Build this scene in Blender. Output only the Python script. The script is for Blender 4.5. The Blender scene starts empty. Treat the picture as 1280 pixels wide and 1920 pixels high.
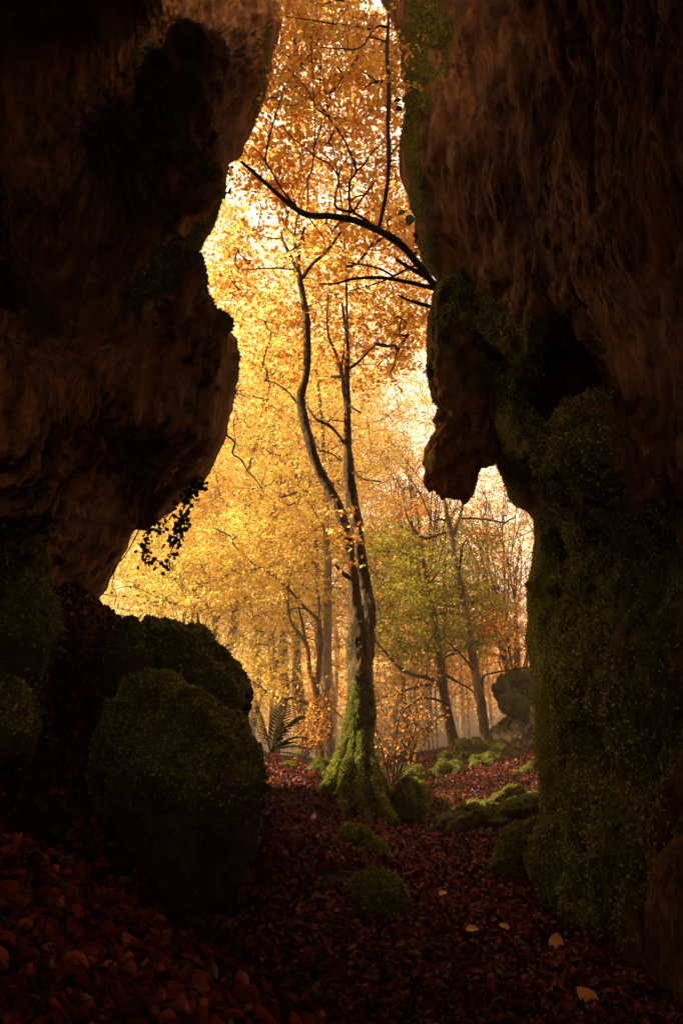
import bpy, math, random
import numpy as np
from math import sin, cos, pi, radians

# ------------------------------------------------------------------ camera, sky, sun, exposure
SC = bpy.context.scene
COL = SC.collection
PITCH = radians(14.8)
CAMZ = 1.2
FPX = 1284.0                      # focal length in pixels of the 1280 wide photograph
cam_d = bpy.data.cameras.new('camera')
cam = bpy.data.objects.new('camera', cam_d)
COL.objects.link(cam)
cam.location = (0, 0, CAMZ)
cam.rotation_euler = (pi / 2 + PITCH, 0, 0)
cam_d.sensor_fit = 'HORIZONTAL'
cam_d.sensor_width = 36.0
cam_d.lens = 36.0 * FPX / 1280.0
cam_d.clip_start = 0.05
cam_d.clip_end = 600
SC.camera = cam

SUN_TO = np.array([-0.81, 0.11, 0.58]); SUN_TO /= np.linalg.norm(SUN_TO)
elev = math.asin(SUN_TO[2])
world = bpy.data.worlds.new('World')
SC.world = world
world.use_nodes = True
wn = world.node_tree
wn.nodes.clear()
w_out = wn.nodes.new('ShaderNodeOutputWorld')
w_bg = wn.nodes.new('ShaderNodeBackground')
w_sky = wn.nodes.new('ShaderNodeTexSky')
w_sky.sky_type = 'NISHITA'
w_sky.sun_disc = False
w_sky.sun_elevation = elev
w_sky.sun_rotation = math.atan2(SUN_TO[0], SUN_TO[1])
w_sky.dust_density = 4.0
w_sky.air_density = 1.0
w_mix = wn.nodes.new('ShaderNodeMix'); w_mix.data_type = 'RGBA'
w_mix.inputs[0].default_value = 0.80
w_mix.inputs[7].default_value = (10.6, 7.0, 5.3, 1)      # thin warm autumn overcast
wn.links.new(w_sky.outputs[0], w_mix.inputs[6])
wn.links.new(w_mix.outputs[2], w_bg.inputs[0])
wn.links.new(w_bg.outputs[0], w_out.inputs[0])
w_bg.inputs[1].default_value = 0.052

sl = bpy.data.lights.new('sun', 'SUN')
sun = bpy.data.objects.new('sun', sl)
COL.objects.link(sun)
sl.energy = 5.0
sl.angle = radians(0.6)
sl.color = (1.0, 0.83, 0.55)
from mathutils import Vector
sun.rotation_euler = Vector(SUN_TO).to_track_quat('Z', 'Y').to_euler()
sun.location = (-20, 10, 30)

SC.view_settings.view_transform = 'Standard'
SC.view_settings.look = 'None'
SC.view_settings.exposure = 2.45
SC.view_settings.gamma = 1.0
SC.view_settings.use_curve_mapping = False
SC.render.engine = 'CYCLES'
cy = SC.cycles
cy.max_bounces = 8; cy.diffuse_bounces = 5; cy.glossy_bounces = 2
cy.transmission_bounces = 5; cy.transparent_max_bounces = 4
cy.sample_clamp_indirect = 4.0
cy.use_denoising = True
cy.caustics_reflective = False; cy.caustics_refractive = False

rng = np.random.default_rng(11)
random.seed(5)

# ------------------------------------------------------------------ pixel -> world
def P(px, py, Y):
    px = np.asarray(px, float); py = np.asarray(py, float); Y = np.asarray(Y, float)
    u = (px - 640) / FPX; v = (960 - py) / FPX
    t = Y / (cos(PITCH) - v * sin(PITCH))
    return np.stack(np.broadcast_arrays(u * t, Y * np.ones_like(t), CAMZ + t * (sin(PITCH) + v * cos(PITCH))), -1)

def depth_of(px, py, Y):
    v = (960 - np.asarray(py, float)) / FPX
    return Y / (cos(PITCH) - v * sin(PITCH))

# ------------------------------------------------------------------ noise
def _hash(ix, iy, iz, seed):
    h = (ix * 374761393 + iy * 668265263 + iz * 2147483647 + seed * 1274126177) & 0xFFFFFFFF
    h = ((h ^ (h >> 13)) * 1274126177) & 0xFFFFFFFF
    h = ((h ^ (h >> 16)) * 2246822519) & 0xFFFFFFFF
    return ((h ^ (h >> 15)) & 0xFFFFFF) / float(0xFFFFFF)

def vnoise(p, seed=0):
    p = np.asarray(p, float)
    f = np.floor(p); i = f.astype(np.int64); f = p - f
    w = f * f * f * (f * (f * 6 - 15) + 10)
    r = 0
    for dx in (0, 1):
        wx = w[..., 0] if dx else 1 - w[..., 0]
        for dy in (0, 1):
            wy = w[..., 1] if dy else 1 - w[..., 1]
            for dz in (0, 1):
                wz = w[..., 2] if dz else 1 - w[..., 2]
                r = r + _hash(i[..., 0] + dx, i[..., 1] + dy, i[..., 2] + dz, seed) * wx * wy * wz
    return r * 2 - 1

def fbm(p, oct=4, seed=0, gain=0.5):
    a = 1; s = 0; q = np.asarray(p, float); n = 0
    for o in range(oct):
        s = s + a * vnoise(q, seed + o); n += a
        q = q * 2.03 + 11.3; a *= gain
    return s / n

def ridged(p, oct=4, seed=0, gain=0.55):
    a = 1; s = 0; q = np.asarray(p, float); n = 0
    for o in range(oct):
        s = s + a * (1 - np.abs(vnoise(q, seed + o)) * 2); n += a
        q = q * 2.07 + 5.7; a *= gain
    return s / n

def sstep(a, b, x):
    t = np.clip((x - a) / (b - a), 0, 1)
    return t * t * (3 - 2 * t)

class RBF:
    def __init__(s, pts, vals, scale=1.0):
        s.p = np.array(pts, float) / scale; s.sc = scale
        n = len(s.p); v = np.array(vals, float)
        K = np.sqrt(((s.p[:, None] - s.p[None]) ** 2).sum(-1) + 0.02)
        A = np.zeros((n + 3, n + 3)); A[:n, :n] = K
        A[:n, n] = 1; A[:n, n + 1:] = s.p; A[n:, :n] = A[:n, n:].T
        s.w = np.linalg.solve(A, np.concatenate([v, np.zeros(3)])); s.n = n
    def __call__(s, x, y):
        q = np.stack([np.asarray(x, float), np.asarray(y, float)], -1) / s.sc
        sh = q.shape[:-1]; q = q.reshape(-1, 2); out = np.empty(len(q))
        for a in range(0, len(q), 60000):
            c = q[a:a + 60000]
            K = np.sqrt(((c[:, None] - s.p[None]) ** 2).sum(-1) + 0.02)
            out[a:a + 60000] = K @ s.w[:s.n] + s.w[s.n] + c @ s.w[s.n + 1:]
        return out.reshape(sh)

# ------------------------------------------------------------------ mesh helpers
def mesh_np(name, V, F, mats, parent=None, midx=None, smooth=False, attr=None):
    """V (n,3); F list of arrays of faces, each (m,k)"""
    me = bpy.data.meshes.new(name)
    V = np.asarray(V, np.float32).reshape(-1, 3)
    if not isinstance(F, (list, tuple)): F = [F]
    F = [np.asarray(f, np.int32) for f in F if len(f)]
    me.vertices.add(len(V)); me.vertices.foreach_set('co', V.ravel())
    loops = np.concatenate([f.ravel() for f in F])
    tot = np.concatenate([np.full(len(f), f.shape[1], np.int32) for f in F])
    st = np.concatenate([[0], np.cumsum(tot)[:-1]]).astype(np.int32)
    me.loops.add(len(loops)); me.loops.foreach_set('vertex_index', loops)
    me.polygons.add(len(tot)); me.polygons.foreach_set('loop_start', st); me.polygons.foreach_set('loop_total', tot)
    if not isinstance(mats, (list, tuple)): mats = [mats]
    for m in mats: me.materials.append(m)
    if midx is not None:
        me.polygons.foreach_set('material_index', np.asarray(midx, np.int32))
    me.polygons.foreach_set('use_smooth', np.full(len(tot), bool(smooth)) if not isinstance(smooth, np.ndarray) else smooth)
    if attr:
        for k, a in attr.items():
            at = me.attributes.new(k, 'FLOAT', 'POINT'); at.data.foreach_set('value', np.asarray(a, np.float32).ravel())
    me.update(calc_edges=True)
    o = bpy.data.objects.new(name, me); COL.objects.link(o)
    if parent: attach(o, parent)
    return o

def attach(o, parent):
    o.parent = parent
    o.matrix_parent_inverse.identity()
    L = parent
    off = np.array(L.location)
    while L.parent is not None:
        L = L.parent; off = off + np.array(L.location)
    if np.abs(off).max() > 1e-6:
        me = o.data
        co = np.empty(len(me.vertices) * 3, np.float32); me.vertices.foreach_get('co', co)
        co = co.reshape(-1, 3) - off.astype(np.float32)
        me.vertices.foreach_set('co', co.ravel()); me.update()

def tag(o, label=None, cat=None, group=None, kind=None):
    if label: o['label'] = label
    if cat: o['category'] = cat
    if group: o['group'] = group
    if kind: o['kind'] = kind
    return o

def thing(name, loc, label, cat, group=None):
    o = bpy.data.objects.new(name, None); COL.objects.link(o)
    o.location = tuple(float(c) for c in loc); o.empty_display_size = 0.2
    return tag(o, label, cat, group)

def grid_faces(nr, nc, wrap=False):
    r = np.arange(nr - 1)[:, None]; c = np.arange(nc if wrap else nc - 1)[None]
    c2 = (c + 1) % nc
    a = r * nc + c; b = r * nc + c2; d = (r + 1) * nc + c; e = (r + 1) * nc + c2
    return np.stack([a, b, e, d], -1).reshape(-1, 4)

def face_data(V, F):
    a = V[F[:, 0]]; b = V[F[:, 1]]; c = V[F[:, 2]]; d = V[F[:, 3]]
    n = np.cross(c - a, d - b); ar = np.linalg.norm(n, axis=1) * 0.5
    return n / (ar[:, None] * 2 + 1e-12), ar

def sample_surface(V, F, n, weight=None, flip=1.0):
    N, ar = face_data(V, F)
    w = ar.copy()
    if weight is not None: w = w * np.clip(weight[F].mean(1), 0, None)
    w = w / w.sum()
    idx = rng.choice(len(F), n, p=w)
    s = rng.random((n, 1)); t = rng.random((n, 1))
    q = V[F[idx]]
    p = (q[:, 0] * (1 - s) + q[:, 1] * s) * (1 - t) + (q[:, 3] * (1 - s) + q[:, 2] * s) * t
    return p, N[idx] * flip

def unit(a): return a / (np.linalg.norm(a, axis=-1, keepdims=True) + 1e-12)

def leaves_mesh(pos, ax, nrm, size, width=0.62, detail=1, curl=0.25):
    """leaf blades: pos = base, ax = growing direction, nrm = face normal"""
    n = len(pos); ax = unit(ax); side = unit(np.cross(ax, nrm)); nn = np.cross(side, ax)
    s = np.broadcast_to(np.asarray(size, float), (n,))[:, None]
    if detail == 0:
        T = [(0, 0, 0), (0.55, width / 2, 0.05), (1, 0, 0), (0.45, -width / 2, 0.05)]
        Fb = [[0, 1, 2, 3]]
    elif detail == 1:
        T = [(0, 0, 0), (0.3, width * .46, curl * .4), (0.7, width * .42, curl * .3), (1, 0, -curl * .3), (0.7, -width * .42, curl * .3), (0.3, -width * .46, curl * .4)]
        Fb = [[0, 1, 2, 3], [0, 3, 4, 5]]
    else:
        X = [(.0, .0), (.12, .20), (.32, .33), (.58, .32), (.80, .19), (1, 0)]
        T = [(x, 0, .03 * sin(x * 3) - curl * .4 * x * x) for x, w in X] + [(x + .02, w * width / .62, curl * w * .9 - curl * .4 * x * x) for x, w in X[1:-1]] + [(x + .02, -w * width / .62, curl * w * .9 - curl * .4 * x * x) for x, w in X[1:-1]]
        Fb = [[0, 6, 1, 1], [1, 6, 7, 2], [2, 7, 8, 3], [3, 8, 9, 4], [4, 9, 5, 5], [0, 1, 10, 10], [1, 2, 11, 10], [2, 3, 12, 11], [3, 4, 13, 12], [4, 5, 13, 13]]
    T = np.array(T)
    k = len(T)
    if detail == 2:
        cz = rng.normal(1.0, 0.8, (n, 1))
        Z = T[None, :, 2] * cz
        Z = Z + (rng.normal(0, .10, (n, 1)) * (T[None, :, 0] - .5) ** 2 * 4)
    else:
        Z = np.broadcast_to(T[None, :, 2], (n, k))
    V = pos[:, None] + s[:, None] * (T[None, :, 0:1] * ax[:, None] + T[None, :, 1:2] * side[:, None] + Z[..., None] * nn[:, None])
    base = (np.arange(n) * k)[:, None, None]
    if detail == 2:
        q = np.array([f for f in Fb if f[2] != f[3]]); t = np.array([f[:3] for f in Fb if f[2] == f[3]])
        return V.reshape(-1, 3), [(base + q[None]).reshape(-1, 4), (base + t[None]).reshape(-1, 3)]
    return V.reshape(-1, 3), [(base + np.array(Fb)[None]).reshape(-1, 4)]

def merge(parts):
    """parts: list of (V, [F...]) -> V, {4:..,3:..} list"""
    Vs = []; q = []; t = []; off = 0
    for V, Fs in parts:
        if not isinstance(Fs, (list, tuple)): Fs = [Fs]
        Vs.append(V)
        for f in Fs:
            f = np.asarray(f)
            if len(f) == 0: continue
            (q if f.shape[1] == 4 else t).append(f + off)
        off += len(V)
    F = []
    if q: F.append(np.concatenate(q))
    if t: F.append(np.concatenate(t))
    return np.concatenate(Vs), F

def tube(pts, rad, n=8, rough=0.0, seed=0, lobes=None):
    pts = np.asarray(pts, float); rad = np.asarray(rad, float); m = len(pts)
    tan = np.gradient(pts, axis=0); tan = unit(tan)
    ref = np.array([0.13, -0.9, 0.2])
    a = unit(np.cross(tan, ref)); b = np.cross(tan, a)
    th = np.arange(n) * 2 * pi / n
    R = np.broadcast_to(rad[:, None], (m, n)).copy()
    if lobes is not None: R = R * (1 + lobes(np.linspace(0, 1, m)[:, None], th[None]))
    V = pts[:, None] + R[..., None] * (np.cos(th)[None, :, None] * a[:, None] + np.sin(th)[None, :, None] * b[:, None])
    if rough > 0:
        nz = fbm(V.reshape(-1, 3) * np.array([7, 7, 3.0]) + seed, 4, seed).reshape(m, n)
        nz2 = vnoise(V.reshape(-1, 3) * np.array([26, 26, 14.0]) + seed, seed + 9).reshape(m, n)
        out = unit(V - pts[:, None])
        V = V + out * (R * rough * (nz * 1.3 + nz2 * .35))[..., None]
    F = grid_faces(m, n, True)
    V = V.reshape(-1, 3)
    # closed tips
    V = np.vstack([V, pts[:1], pts[-1:]])
    i = np.arange(n); j = (i + 1) % n
    cap0 = np.stack([np.full(n, m * n), j, i], -1); cap1 = np.stack([np.full(n, m * n + 1), (m - 1) * n + i, (m - 1) * n + j], -1)
    return V, [F, np.vstack([cap0, cap1])]

def smooth_path(pts, per=6):
    """Catmull-Rom through rows (any number of columns)"""
    p = np.asarray(pts, float)
    if len(p) < 3:
        t = np.linspace(0, 1, per + 1)[:, None]; return p[0] * (1 - t) + p[-1] * t
    q = np.vstack([2 * p[0] - p[1], p, 2 * p[-1] - p[-2]])
    out = []
    for i in range(1, len(q) - 2):
        t = np.linspace(0, 1, per, endpoint=False)[:, None]
        a, b, c, d = q[i - 1], q[i], q[i + 1], q[i + 2]
        out.append(0.5 * ((2 * b) + (-a + c) * t + (2 * a - 5 * b + 4 * c - d) * t ** 2 + (-a + 3 * b - 3 * c + d) * t ** 3))
    out.append(p[-1:])
    return np.vstack(out)

# ------------------------------------------------------------------ materials
def new_mat(name):
    m = bpy.data.materials.new(name); m.use_nodes = True
    nt = m.node_tree; nt.nodes.clear()
    out = nt.nodes.new('ShaderNodeOutputMaterial')
    return m, nt, out
def N(nt, t, **k):
    n = nt.nodes.new(t)
    for a, b in k.items(): setattr(n, a, b)
    return n
def ramp(nt, stops, interp='LINEAR'):
    r = N(nt, 'ShaderNodeValToRGB'); r.color_ramp.interpolation = interp
    e = r.color_ramp.elements
    while len(e) > 1: e.remove(e[-1])
    e[0].position = stops[0][0]; e[0].color = (*stops[0][1], 1)
    for p, c in stops[1:]:
        x = e.new(p); x.color = (*c, 1)
    return r

def leaf_mat(name, stops, trans=0.5, scale=0.35, gloss=0.0, spread=0.55):
    m, nt, out = new_mat(name)
    geo = N(nt, 'ShaderNodeNewGeometry')
    tc = N(nt, 'ShaderNodeTexCoord')
    nz = N(nt, 'ShaderNodeTexNoise'); nz.inputs['Scale'].default_value = scale; nz.inputs['Detail'].default_value = 2
    nt.links.new(tc.outputs['Object'], nz.inputs['Vector'])
    mr = N(nt, 'ShaderNodeMapRange'); mr.inputs[1].default_value = .3; mr.inputs[2].default_value = .7
    nt.links.new(nz.outputs[0], mr.inputs[0])
    mx = N(nt, 'ShaderNodeMix'); mx.inputs[0].default_value = spread
    nt.links.new(mr.outputs[0], mx.inputs[2]); nt.links.new(geo.outputs['Random Per Island'], mx.inputs[3])
    r = ramp(nt, stops); nt.links.new(mx.outputs[0], r.inputs[0])
    d = N(nt, 'ShaderNodeBsdfDiffuse'); t = N(nt, 'ShaderNodeBsdfTranslucent'); s = N(nt, 'ShaderNodeMixShader')
    nt.links.new(r.outputs[0], d.inputs[0]); nt.links.new(r.outputs[0], t.inputs[0])
    s.inputs[0].default_value = trans
    nt.links.new(d.outputs[0], s.inputs[1]); nt.links.new(t.outputs[0], s.inputs[2])
    last = s
    if gloss > 0:
        g = N(nt, 'ShaderNodeBsdfGlossy'); g.inputs['Roughness'].default_value = .42; g.inputs[0].default_value = (1, 1, 1, 1)
        s2 = N(nt, 'ShaderNodeMixShader'); s2.inputs[0].default_value = gloss
        nt.links.new(s.outputs[0], s2.inputs[1]); nt.links.new(g.outputs[0], s2.inputs[2]); last = s2
    nt.links.new(last.outputs[0], out.inputs[0])
    return m

def surf_mat(name, stops, scale=(3, 3, 3), moss=None, moss_stops=None, bump=0.4, bscale=18, bvec=(1, 1, 1), rough=0.9, moss_bias=0.0, crust=None):
    """rock/bark/soil: layered noise colour, optional vertex-attribute moss, bump"""
    m, nt, out = new_mat(name)
    tc = N(nt, 'ShaderNodeTexCoord')
    mp = N(nt, 'ShaderNodeMapping'); mp.inputs['Scale'].default_value = scale
    nt.links.new(tc.outputs['Object'], mp.inputs[0])
    n1 = N(nt, 'ShaderNodeTexNoise'); n1.inputs['Scale'].default_value = 1.0; n1.inputs['Detail'].default_value = 9; n1.inputs['Roughness'].default_value = .65
    n1.inputs['Distortion'].default_value = .5
    nt.links.new(mp.outputs[0], n1.inputs[0])
    r1 = ramp(nt, stops); nt.links.new(n1.outputs[0], r1.inputs[0])
    colr = r1.outputs[0]
    n2 = N(nt, 'ShaderNodeTexNoise'); n2.inputs['Scale'].default_value = bscale; n2.inputs['Detail'].default_value = 6; n2.inputs['Roughness'].default_value = .7
    mp2 = N(nt, 'ShaderNodeMapping'); mp2.inputs['Scale'].default_value = bvec; nt.links.new(tc.outputs['Object'], mp2.inputs[0]); nt.links.new(mp2.outputs[0], n2.inputs[0])
    if moss:
        at = N(nt, 'ShaderNodeAttribute'); at.attribute_name = moss
        n3 = N(nt, 'ShaderNodeTexNoise'); n3.inputs['Scale'].default_value = 5; n3.inputs['Detail'].default_value = 6
        nt.links.new(tc.outputs['Object'], n3.inputs[0])
        ad = N(nt, 'ShaderNodeMath', operation='ADD'); nt.links.new(at.outputs['Fac'], ad.inputs[0]); nt.links.new(n3.outputs[0], ad.inputs[1])
        mr = N(nt, 'ShaderNodeMapRange'); mr.inputs[1].default_value = .82 - moss_bias; mr.inputs[2].default_value = 1.08 - moss_bias
        nt.links.new(ad.outputs[0], mr.inputs[0])
        r2 = ramp(nt, moss_stops); nt.links.new(n2.outputs[0], r2.inputs[0])
        mx = N(nt, 'ShaderNodeMix'); mx.data_type = 'RGBA'
        nt.links.new(mr.outputs[0], mx.inputs[0]); nt.links.new(colr, mx.inputs[6]); nt.links.new(r2.outputs[0], mx.inputs[7])
        colr = mx.outputs[2]
    bs = N(nt, 'ShaderNodeBsdfPrincipled'); bs.inputs['Roughness'].default_value = rough
    bs.inputs['Specular IOR Level'].default_value = .25
    nt.links.new(colr, bs.inputs['Base Color'])
    sm0 = N(nt, 'ShaderNodeMath', operation='ADD'); nt.links.new(n1.outputs[0], sm0.inputs[0]); nt.links.new(n2.outputs[0], sm0.inputs[1])
    vr = N(nt, 'ShaderNodeTexVoronoi'); vr.inputs['Scale'].default_value = bscale * .42
    dmx = N(nt, 'ShaderNodeMix'); dmx.data_type = 'RGBA'; dmx.inputs[0].default_value = .12
    nt.links.new(mp2.outputs[0], dmx.inputs[6]); nt.links.new(n2.outputs[1], dmx.inputs[7]); nt.links.new(dmx.outputs[2], vr.inputs['Vector'])
    sm = N(nt, 'ShaderNodeMath', operation='MULTIPLY_ADD'); sm.inputs[1].default_value = .8
    nt.links.new(vr.outputs['Distance'], sm.inputs[0]); nt.links.new(sm0.outputs[0], sm.inputs[2])
    bp = N(nt, 'ShaderNodeBump'); bp.inputs['Strength'].default_value = bump; bp.inputs['Distance'].default_value = .06
    nt.links.new(sm.outputs[0], bp.inputs['Height']); nt.links.new(bp.outputs[0], bs.inputs['Normal'])
    nt.links.new(bs.outputs[0], out.inputs[0])
    return m

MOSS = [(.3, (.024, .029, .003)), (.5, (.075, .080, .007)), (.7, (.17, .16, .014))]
M_rock = surf_mat('cave_rock', [(.3, (.08, .031, .007)), (.44, (.21, .088, .021)), (.55, (.36, .16, .040)), (.66, (.52, .27, .09))], (5.0, 5.0, 1.3), 'moss', MOSS, 1.0, 30, bvec=(1, 1, .3))  # albedo raised to make up for weak light on the left wall
M_rock_r = surf_mat('streaked_cave_rock', [(.3, (.040, .013, .003)), (.44, (.115, .043, .009)), (.55, (.22, .088, .019)), (.68, (.40, .19, .055))], (6.0, 6.0, 1.1), 'moss', MOSS, 1.0, 34, bvec=(1, 1, .25))  # darker copy of the cave rock, toned down where the right wall rendered bright
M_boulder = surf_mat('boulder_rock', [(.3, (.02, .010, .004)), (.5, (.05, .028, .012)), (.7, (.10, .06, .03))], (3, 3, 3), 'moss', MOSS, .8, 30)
M_lime = surf_mat('bare_limestone', [(.3, (.10, .07, .04)), (.45, (.35, .27, .17)), (.55, (.82, .72, .54))], (5, 5, 2.5), 'moss', MOSS, .9, 16)
M_bark = surf_mat('bark', [(.3, (.035, .018, .008)), (.5, (.11, .058, .024)), (.66, (.27, .16, .07))], (6, 6, 2.2), 'moss', MOSS, .9, 30)
M_pale = surf_mat('pale_bark', [(.3, (.045, .028, .014)), (.45, (.15, .10, .055)), (.62, (.36, .27, .16))], (4, 4, 2.0), 'moss', MOSS, .7, 30)
M_dark = surf_mat('dark_bark', [(.3, (.022, .014, .009)), (.6, (.07, .045, .028))], (6, 6, 3), None, None, .7, 40)
M_soil = surf_mat('soil', [(.3, (.008, .003, .002)), (.5, (.02, .007, .004)), (.7, (.04, .014, .007))], (2, 2, 2), 'moss', MOSS, .7, 12)
L_gold = leaf_mat('gold_leaf', [(.15, (.56, .24, .04)), (.4, (.76, .42, .09)), (.65, (.88, .62, .17)), (.9, (.92, .74, .25))], .6)
L_orange = leaf_mat('orange_leaf', [(.15, (.46, .14, .02)), (.45, (.70, .29, .045)), (.7, (.80, .42, .08)), (.9, (.84, .54, .12))], .55)
L_yellow = leaf_mat('yellow_leaf', [(.15, (.70, .44, .08)), (.4, (.85, .61, .14)), (.7, (.90, .72, .20)), (.92, (.78, .70, .17))], .5)
L_green = leaf_mat('green_leaf', [(.15, (.18, .19, .015)), (.45, (.36, .34, .03)), (.65, (.50, .42, .045)), (.9, (.72, .44, .07))], .5)
L_pink = leaf_mat('rust_leaf', [(.2, (.38, .13, .03)), (.6, (.62, .26, .08)), (.9, (.74, .40, .14))], .5)
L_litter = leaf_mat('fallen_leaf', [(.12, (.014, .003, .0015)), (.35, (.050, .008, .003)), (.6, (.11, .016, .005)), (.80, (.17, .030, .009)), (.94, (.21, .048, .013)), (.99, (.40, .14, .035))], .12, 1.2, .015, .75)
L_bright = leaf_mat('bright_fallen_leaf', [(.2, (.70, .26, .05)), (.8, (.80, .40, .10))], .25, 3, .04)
L_moss = leaf_mat('moss_frond', [(.2, (.05, .058, .006)), (.5, (.17, .17, .016)), (.8, (.38, .35, .035))], .3, 1.5, 0, .6)
L_ivy = leaf_mat('ivy_leaf', [(.2, (.02, .032, .006)), (.7, (.06, .08, .015))], .18, 2, .03)
L_fern = leaf_mat('fern_leaf', [(.2, (.05, .065, .008)), (.8, (.11, .12, .014))], .35, 2)  # silhouette shade put into the colour, darkened for the large fern
L_fernb = leaf_mat('yellow_green_fern_leaf', [(.2, (.32, .36, .03)), (.8, (.50, .48, .05))], .5, 2)  # yellow-green leaf colour

# ------------------------------------------------------------------ cave walls
def interp(tab, y):
    tab = np.array(tab, float); o = np.argsort(tab[:, 0]); return np.interp(y, tab[o, 0], tab[o, 1])

def moss_blob(px, py, blobs):
    m = np.zeros_like(px)
    for (x0, y0, x1, y1, w, a) in blobs:            # capsules
        d = np.array([x1 - x0, y1 - y0], float); L = (d ** 2).sum() + 1e-6
        t = np.clip(((px - x0) * d[0] + (py - y0) * d[1]) / L, 0, 1)
        r = np.hypot(px - x0 - t * d[0], py - y0 - t * d[1])
        m = np.maximum(m, a * (1 - sstep(w * .35, w * 1.25, r)))
    return m

def make_wall(name, side, edge_tab, ctrl, far_px, moss, streak, drape=None, smooth_rect=None):
    # rows from far above the picture to below it, columns: outside skin, visible wall, part beside/behind the camera
    rows = np.concatenate([np.linspace(-1150, -60, 90, endpoint=False), np.arange(-60, 1960, 3.4), np.linspace(1965, 2500, 30)])
    ex = interp(edge_tab, rows)
    jag = fbm(np.stack([rows * .03, rows * 0, rows * 0 + side * 9], -1), 4, 5) * 7
    ex = ex + jag
    f = RBF([c[:2] for c in ctrl], [c[2] for c in ctrl], 500.)
    s1 = np.concatenate([np.linspace(0, .06, 14, endpoint=False), np.linspace(.06, .62, 190, endpoint=False), np.linspace(.62, 1, 30)])
    PX = ex[:, None] + (far_px - ex[:, None]) * s1[None]
    PY = np.broadcast_to(rows[:, None], PX.shape)
    Y = f(PX, PY)
    Y = np.maximum(Y, 1.35)
    Q = P(PX, PY, Y)
    # displacement along the view depth, in world scale
    a = np.abs(PX - ex[:, None])
    wob = fbm(Q * .7 + 3, 3, 31 + side)[..., None]
    Qw = Q + wob * .5
    Qw = Q + wob * (.22 if streak else .3)
    d = -0.26 * fbm(Qw * np.array([.9, .9, .8]), 3, 3 + side)
    if streak:
        d = d + 0.09 * ridged(Qw * np.array([3.2, 3.2, .7]), 3, 17 + side)
        d = d - 0.042 * fbm(Qw * np.array([9, 9, 1.6]) + wob * 1.2, 4, 23 + side, .65)
        d = d - 0.008 * ridged(Qw * np.array([20, 20, 3.2]) + wob * 2, 3, 57 + side, .6)
        d = d - 0.036 * fbm(Q * np.array([13, 13, 7.0]), 5, 87 + side, .75)
    else:
        d = d - 0.10 * fbm(Qw * np.array([2.4, 2.4, 2.0]), 4, 17 + side, .6)
        d = d - 0.06 * ridged(Qw * np.array([5, 5, 2.8]) + wob, 4, 23 + side, .6)
        d = d - 0.045 * fbm(Q * np.array([14, 14, 8.0]), 5, 57 + side, .75)
        d = d + 0.05 * ridged(Q * np.array([2.6, 2.6, 2.2]) + 7, 2, 97)
    M = moss_blob(PX + 25 * fbm(Q * 1.4, 3, 77)[...], PY + 25 * fbm(Q * 1.4 + 40, 3, 78), moss)
    if drape is not None:
        dm = moss_blob(PX, PY, drape)
        d = d - dm * 0.16 * np.maximum(0, ridged(Q * np.array([3.6, 3.6, 1.3]) + wob * .6, 2, 91))
        d = d - dm * .05 * np.abs(fbm(Q * 9, 3, 92))
    d = d - M * .035 * (1 + fbm(Q * 12, 3, 5))
    fade = sstep(0, 60, a)
    ered = (1 - np.sqrt(np.clip(1 - (1 - np.clip(a / 38., 0, 1)) ** 2, 0, 1)))
    Y2 = Y + .40 * ered
    V1 = P(PX, PY, Y2)
    du = np.gradient(Q, axis=1); dw = np.gradient(Q, axis=0)
    nv = unit(np.cross(du, dw)); nv = nv * np.sign((nv * (np.array([0, 0, CAMZ]) - Q)).sum(-1, keepdims=True))
    for _ in range(6):
        nv[1:-1] = (nv[:-2] + nv[1:-1] * 2 + nv[2:]) / 4; nv[:, 1:-1] = (nv[:, :-2] + nv[:, 1:-1] * 2 + nv[:, 2:]) / 4
    nv = unit(nv)
    V1 = V1 - nv * (d * sstep(0, 45, a))[..., None]
    # outside skin: leaves the lip and swings outwards, away from the cave
    k = np.linspace(1, 0, 26, endpoint=False)[None]
    XO = ex[:, None] - (-side) * 0 + side * 620 * k ** 1.5
    XO = ex[:, None] + side * 620 * k ** 1.5
    YO = Y2[:, :1] + .10 + 2.0 * k ** 1.1
    V0 = P(XO, np.broadcast_to(rows[:, None], XO.shape), YO)
    V0 = V0 + (fbm(V0 * .8, 4, 8)[..., None]) * np.array([.0, .5, .0]) * (k[..., None] * (1 - 0) ** .5)
    # side extension past the camera
    k2 = np.linspace(0, 1, 16)[1:][None]
    e = V1[:, -1:]
    V2 = np.concatenate([e[..., 0:1] * (1 + .5 * np.sin(k2 * 1.6)[..., None]), e[..., 1:2] - 8 * k2[..., None], np.broadcast_to(e[..., 2:3], (len(rows), 15, 1))], -1)
    V2 = V2 + fbm(V2 * .8, 3, 12)[..., None] * np.array([.3, 0, 0])
    V = np.concatenate([V0, V1, V2], 1)
    mo = np.concatenate([np.full(V0.shape[:2], .35), M, np.zeros(V2.shape[:2])], 1)
    # unseen extension added up and outwards above the top row to block the sun
    top = V[:1]; ext = [top + np.array([side * 1.0, .0, .8]) * (q * 14) for q in (1, .6, .3, .1)]
    V = np.concatenate(ext + [V], 0); mo = np.concatenate([np.full((4, mo.shape[1]), .4), mo], 0)
    nr, nc = V.shape[:2]
    F = grid_faces(nr, nc)
    Vf = V.reshape(-1, 3)
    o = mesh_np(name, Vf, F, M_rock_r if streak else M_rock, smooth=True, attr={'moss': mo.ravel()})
    o['kind'] = 'structure'
    return o, Vf, F, mo.ravel()

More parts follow.
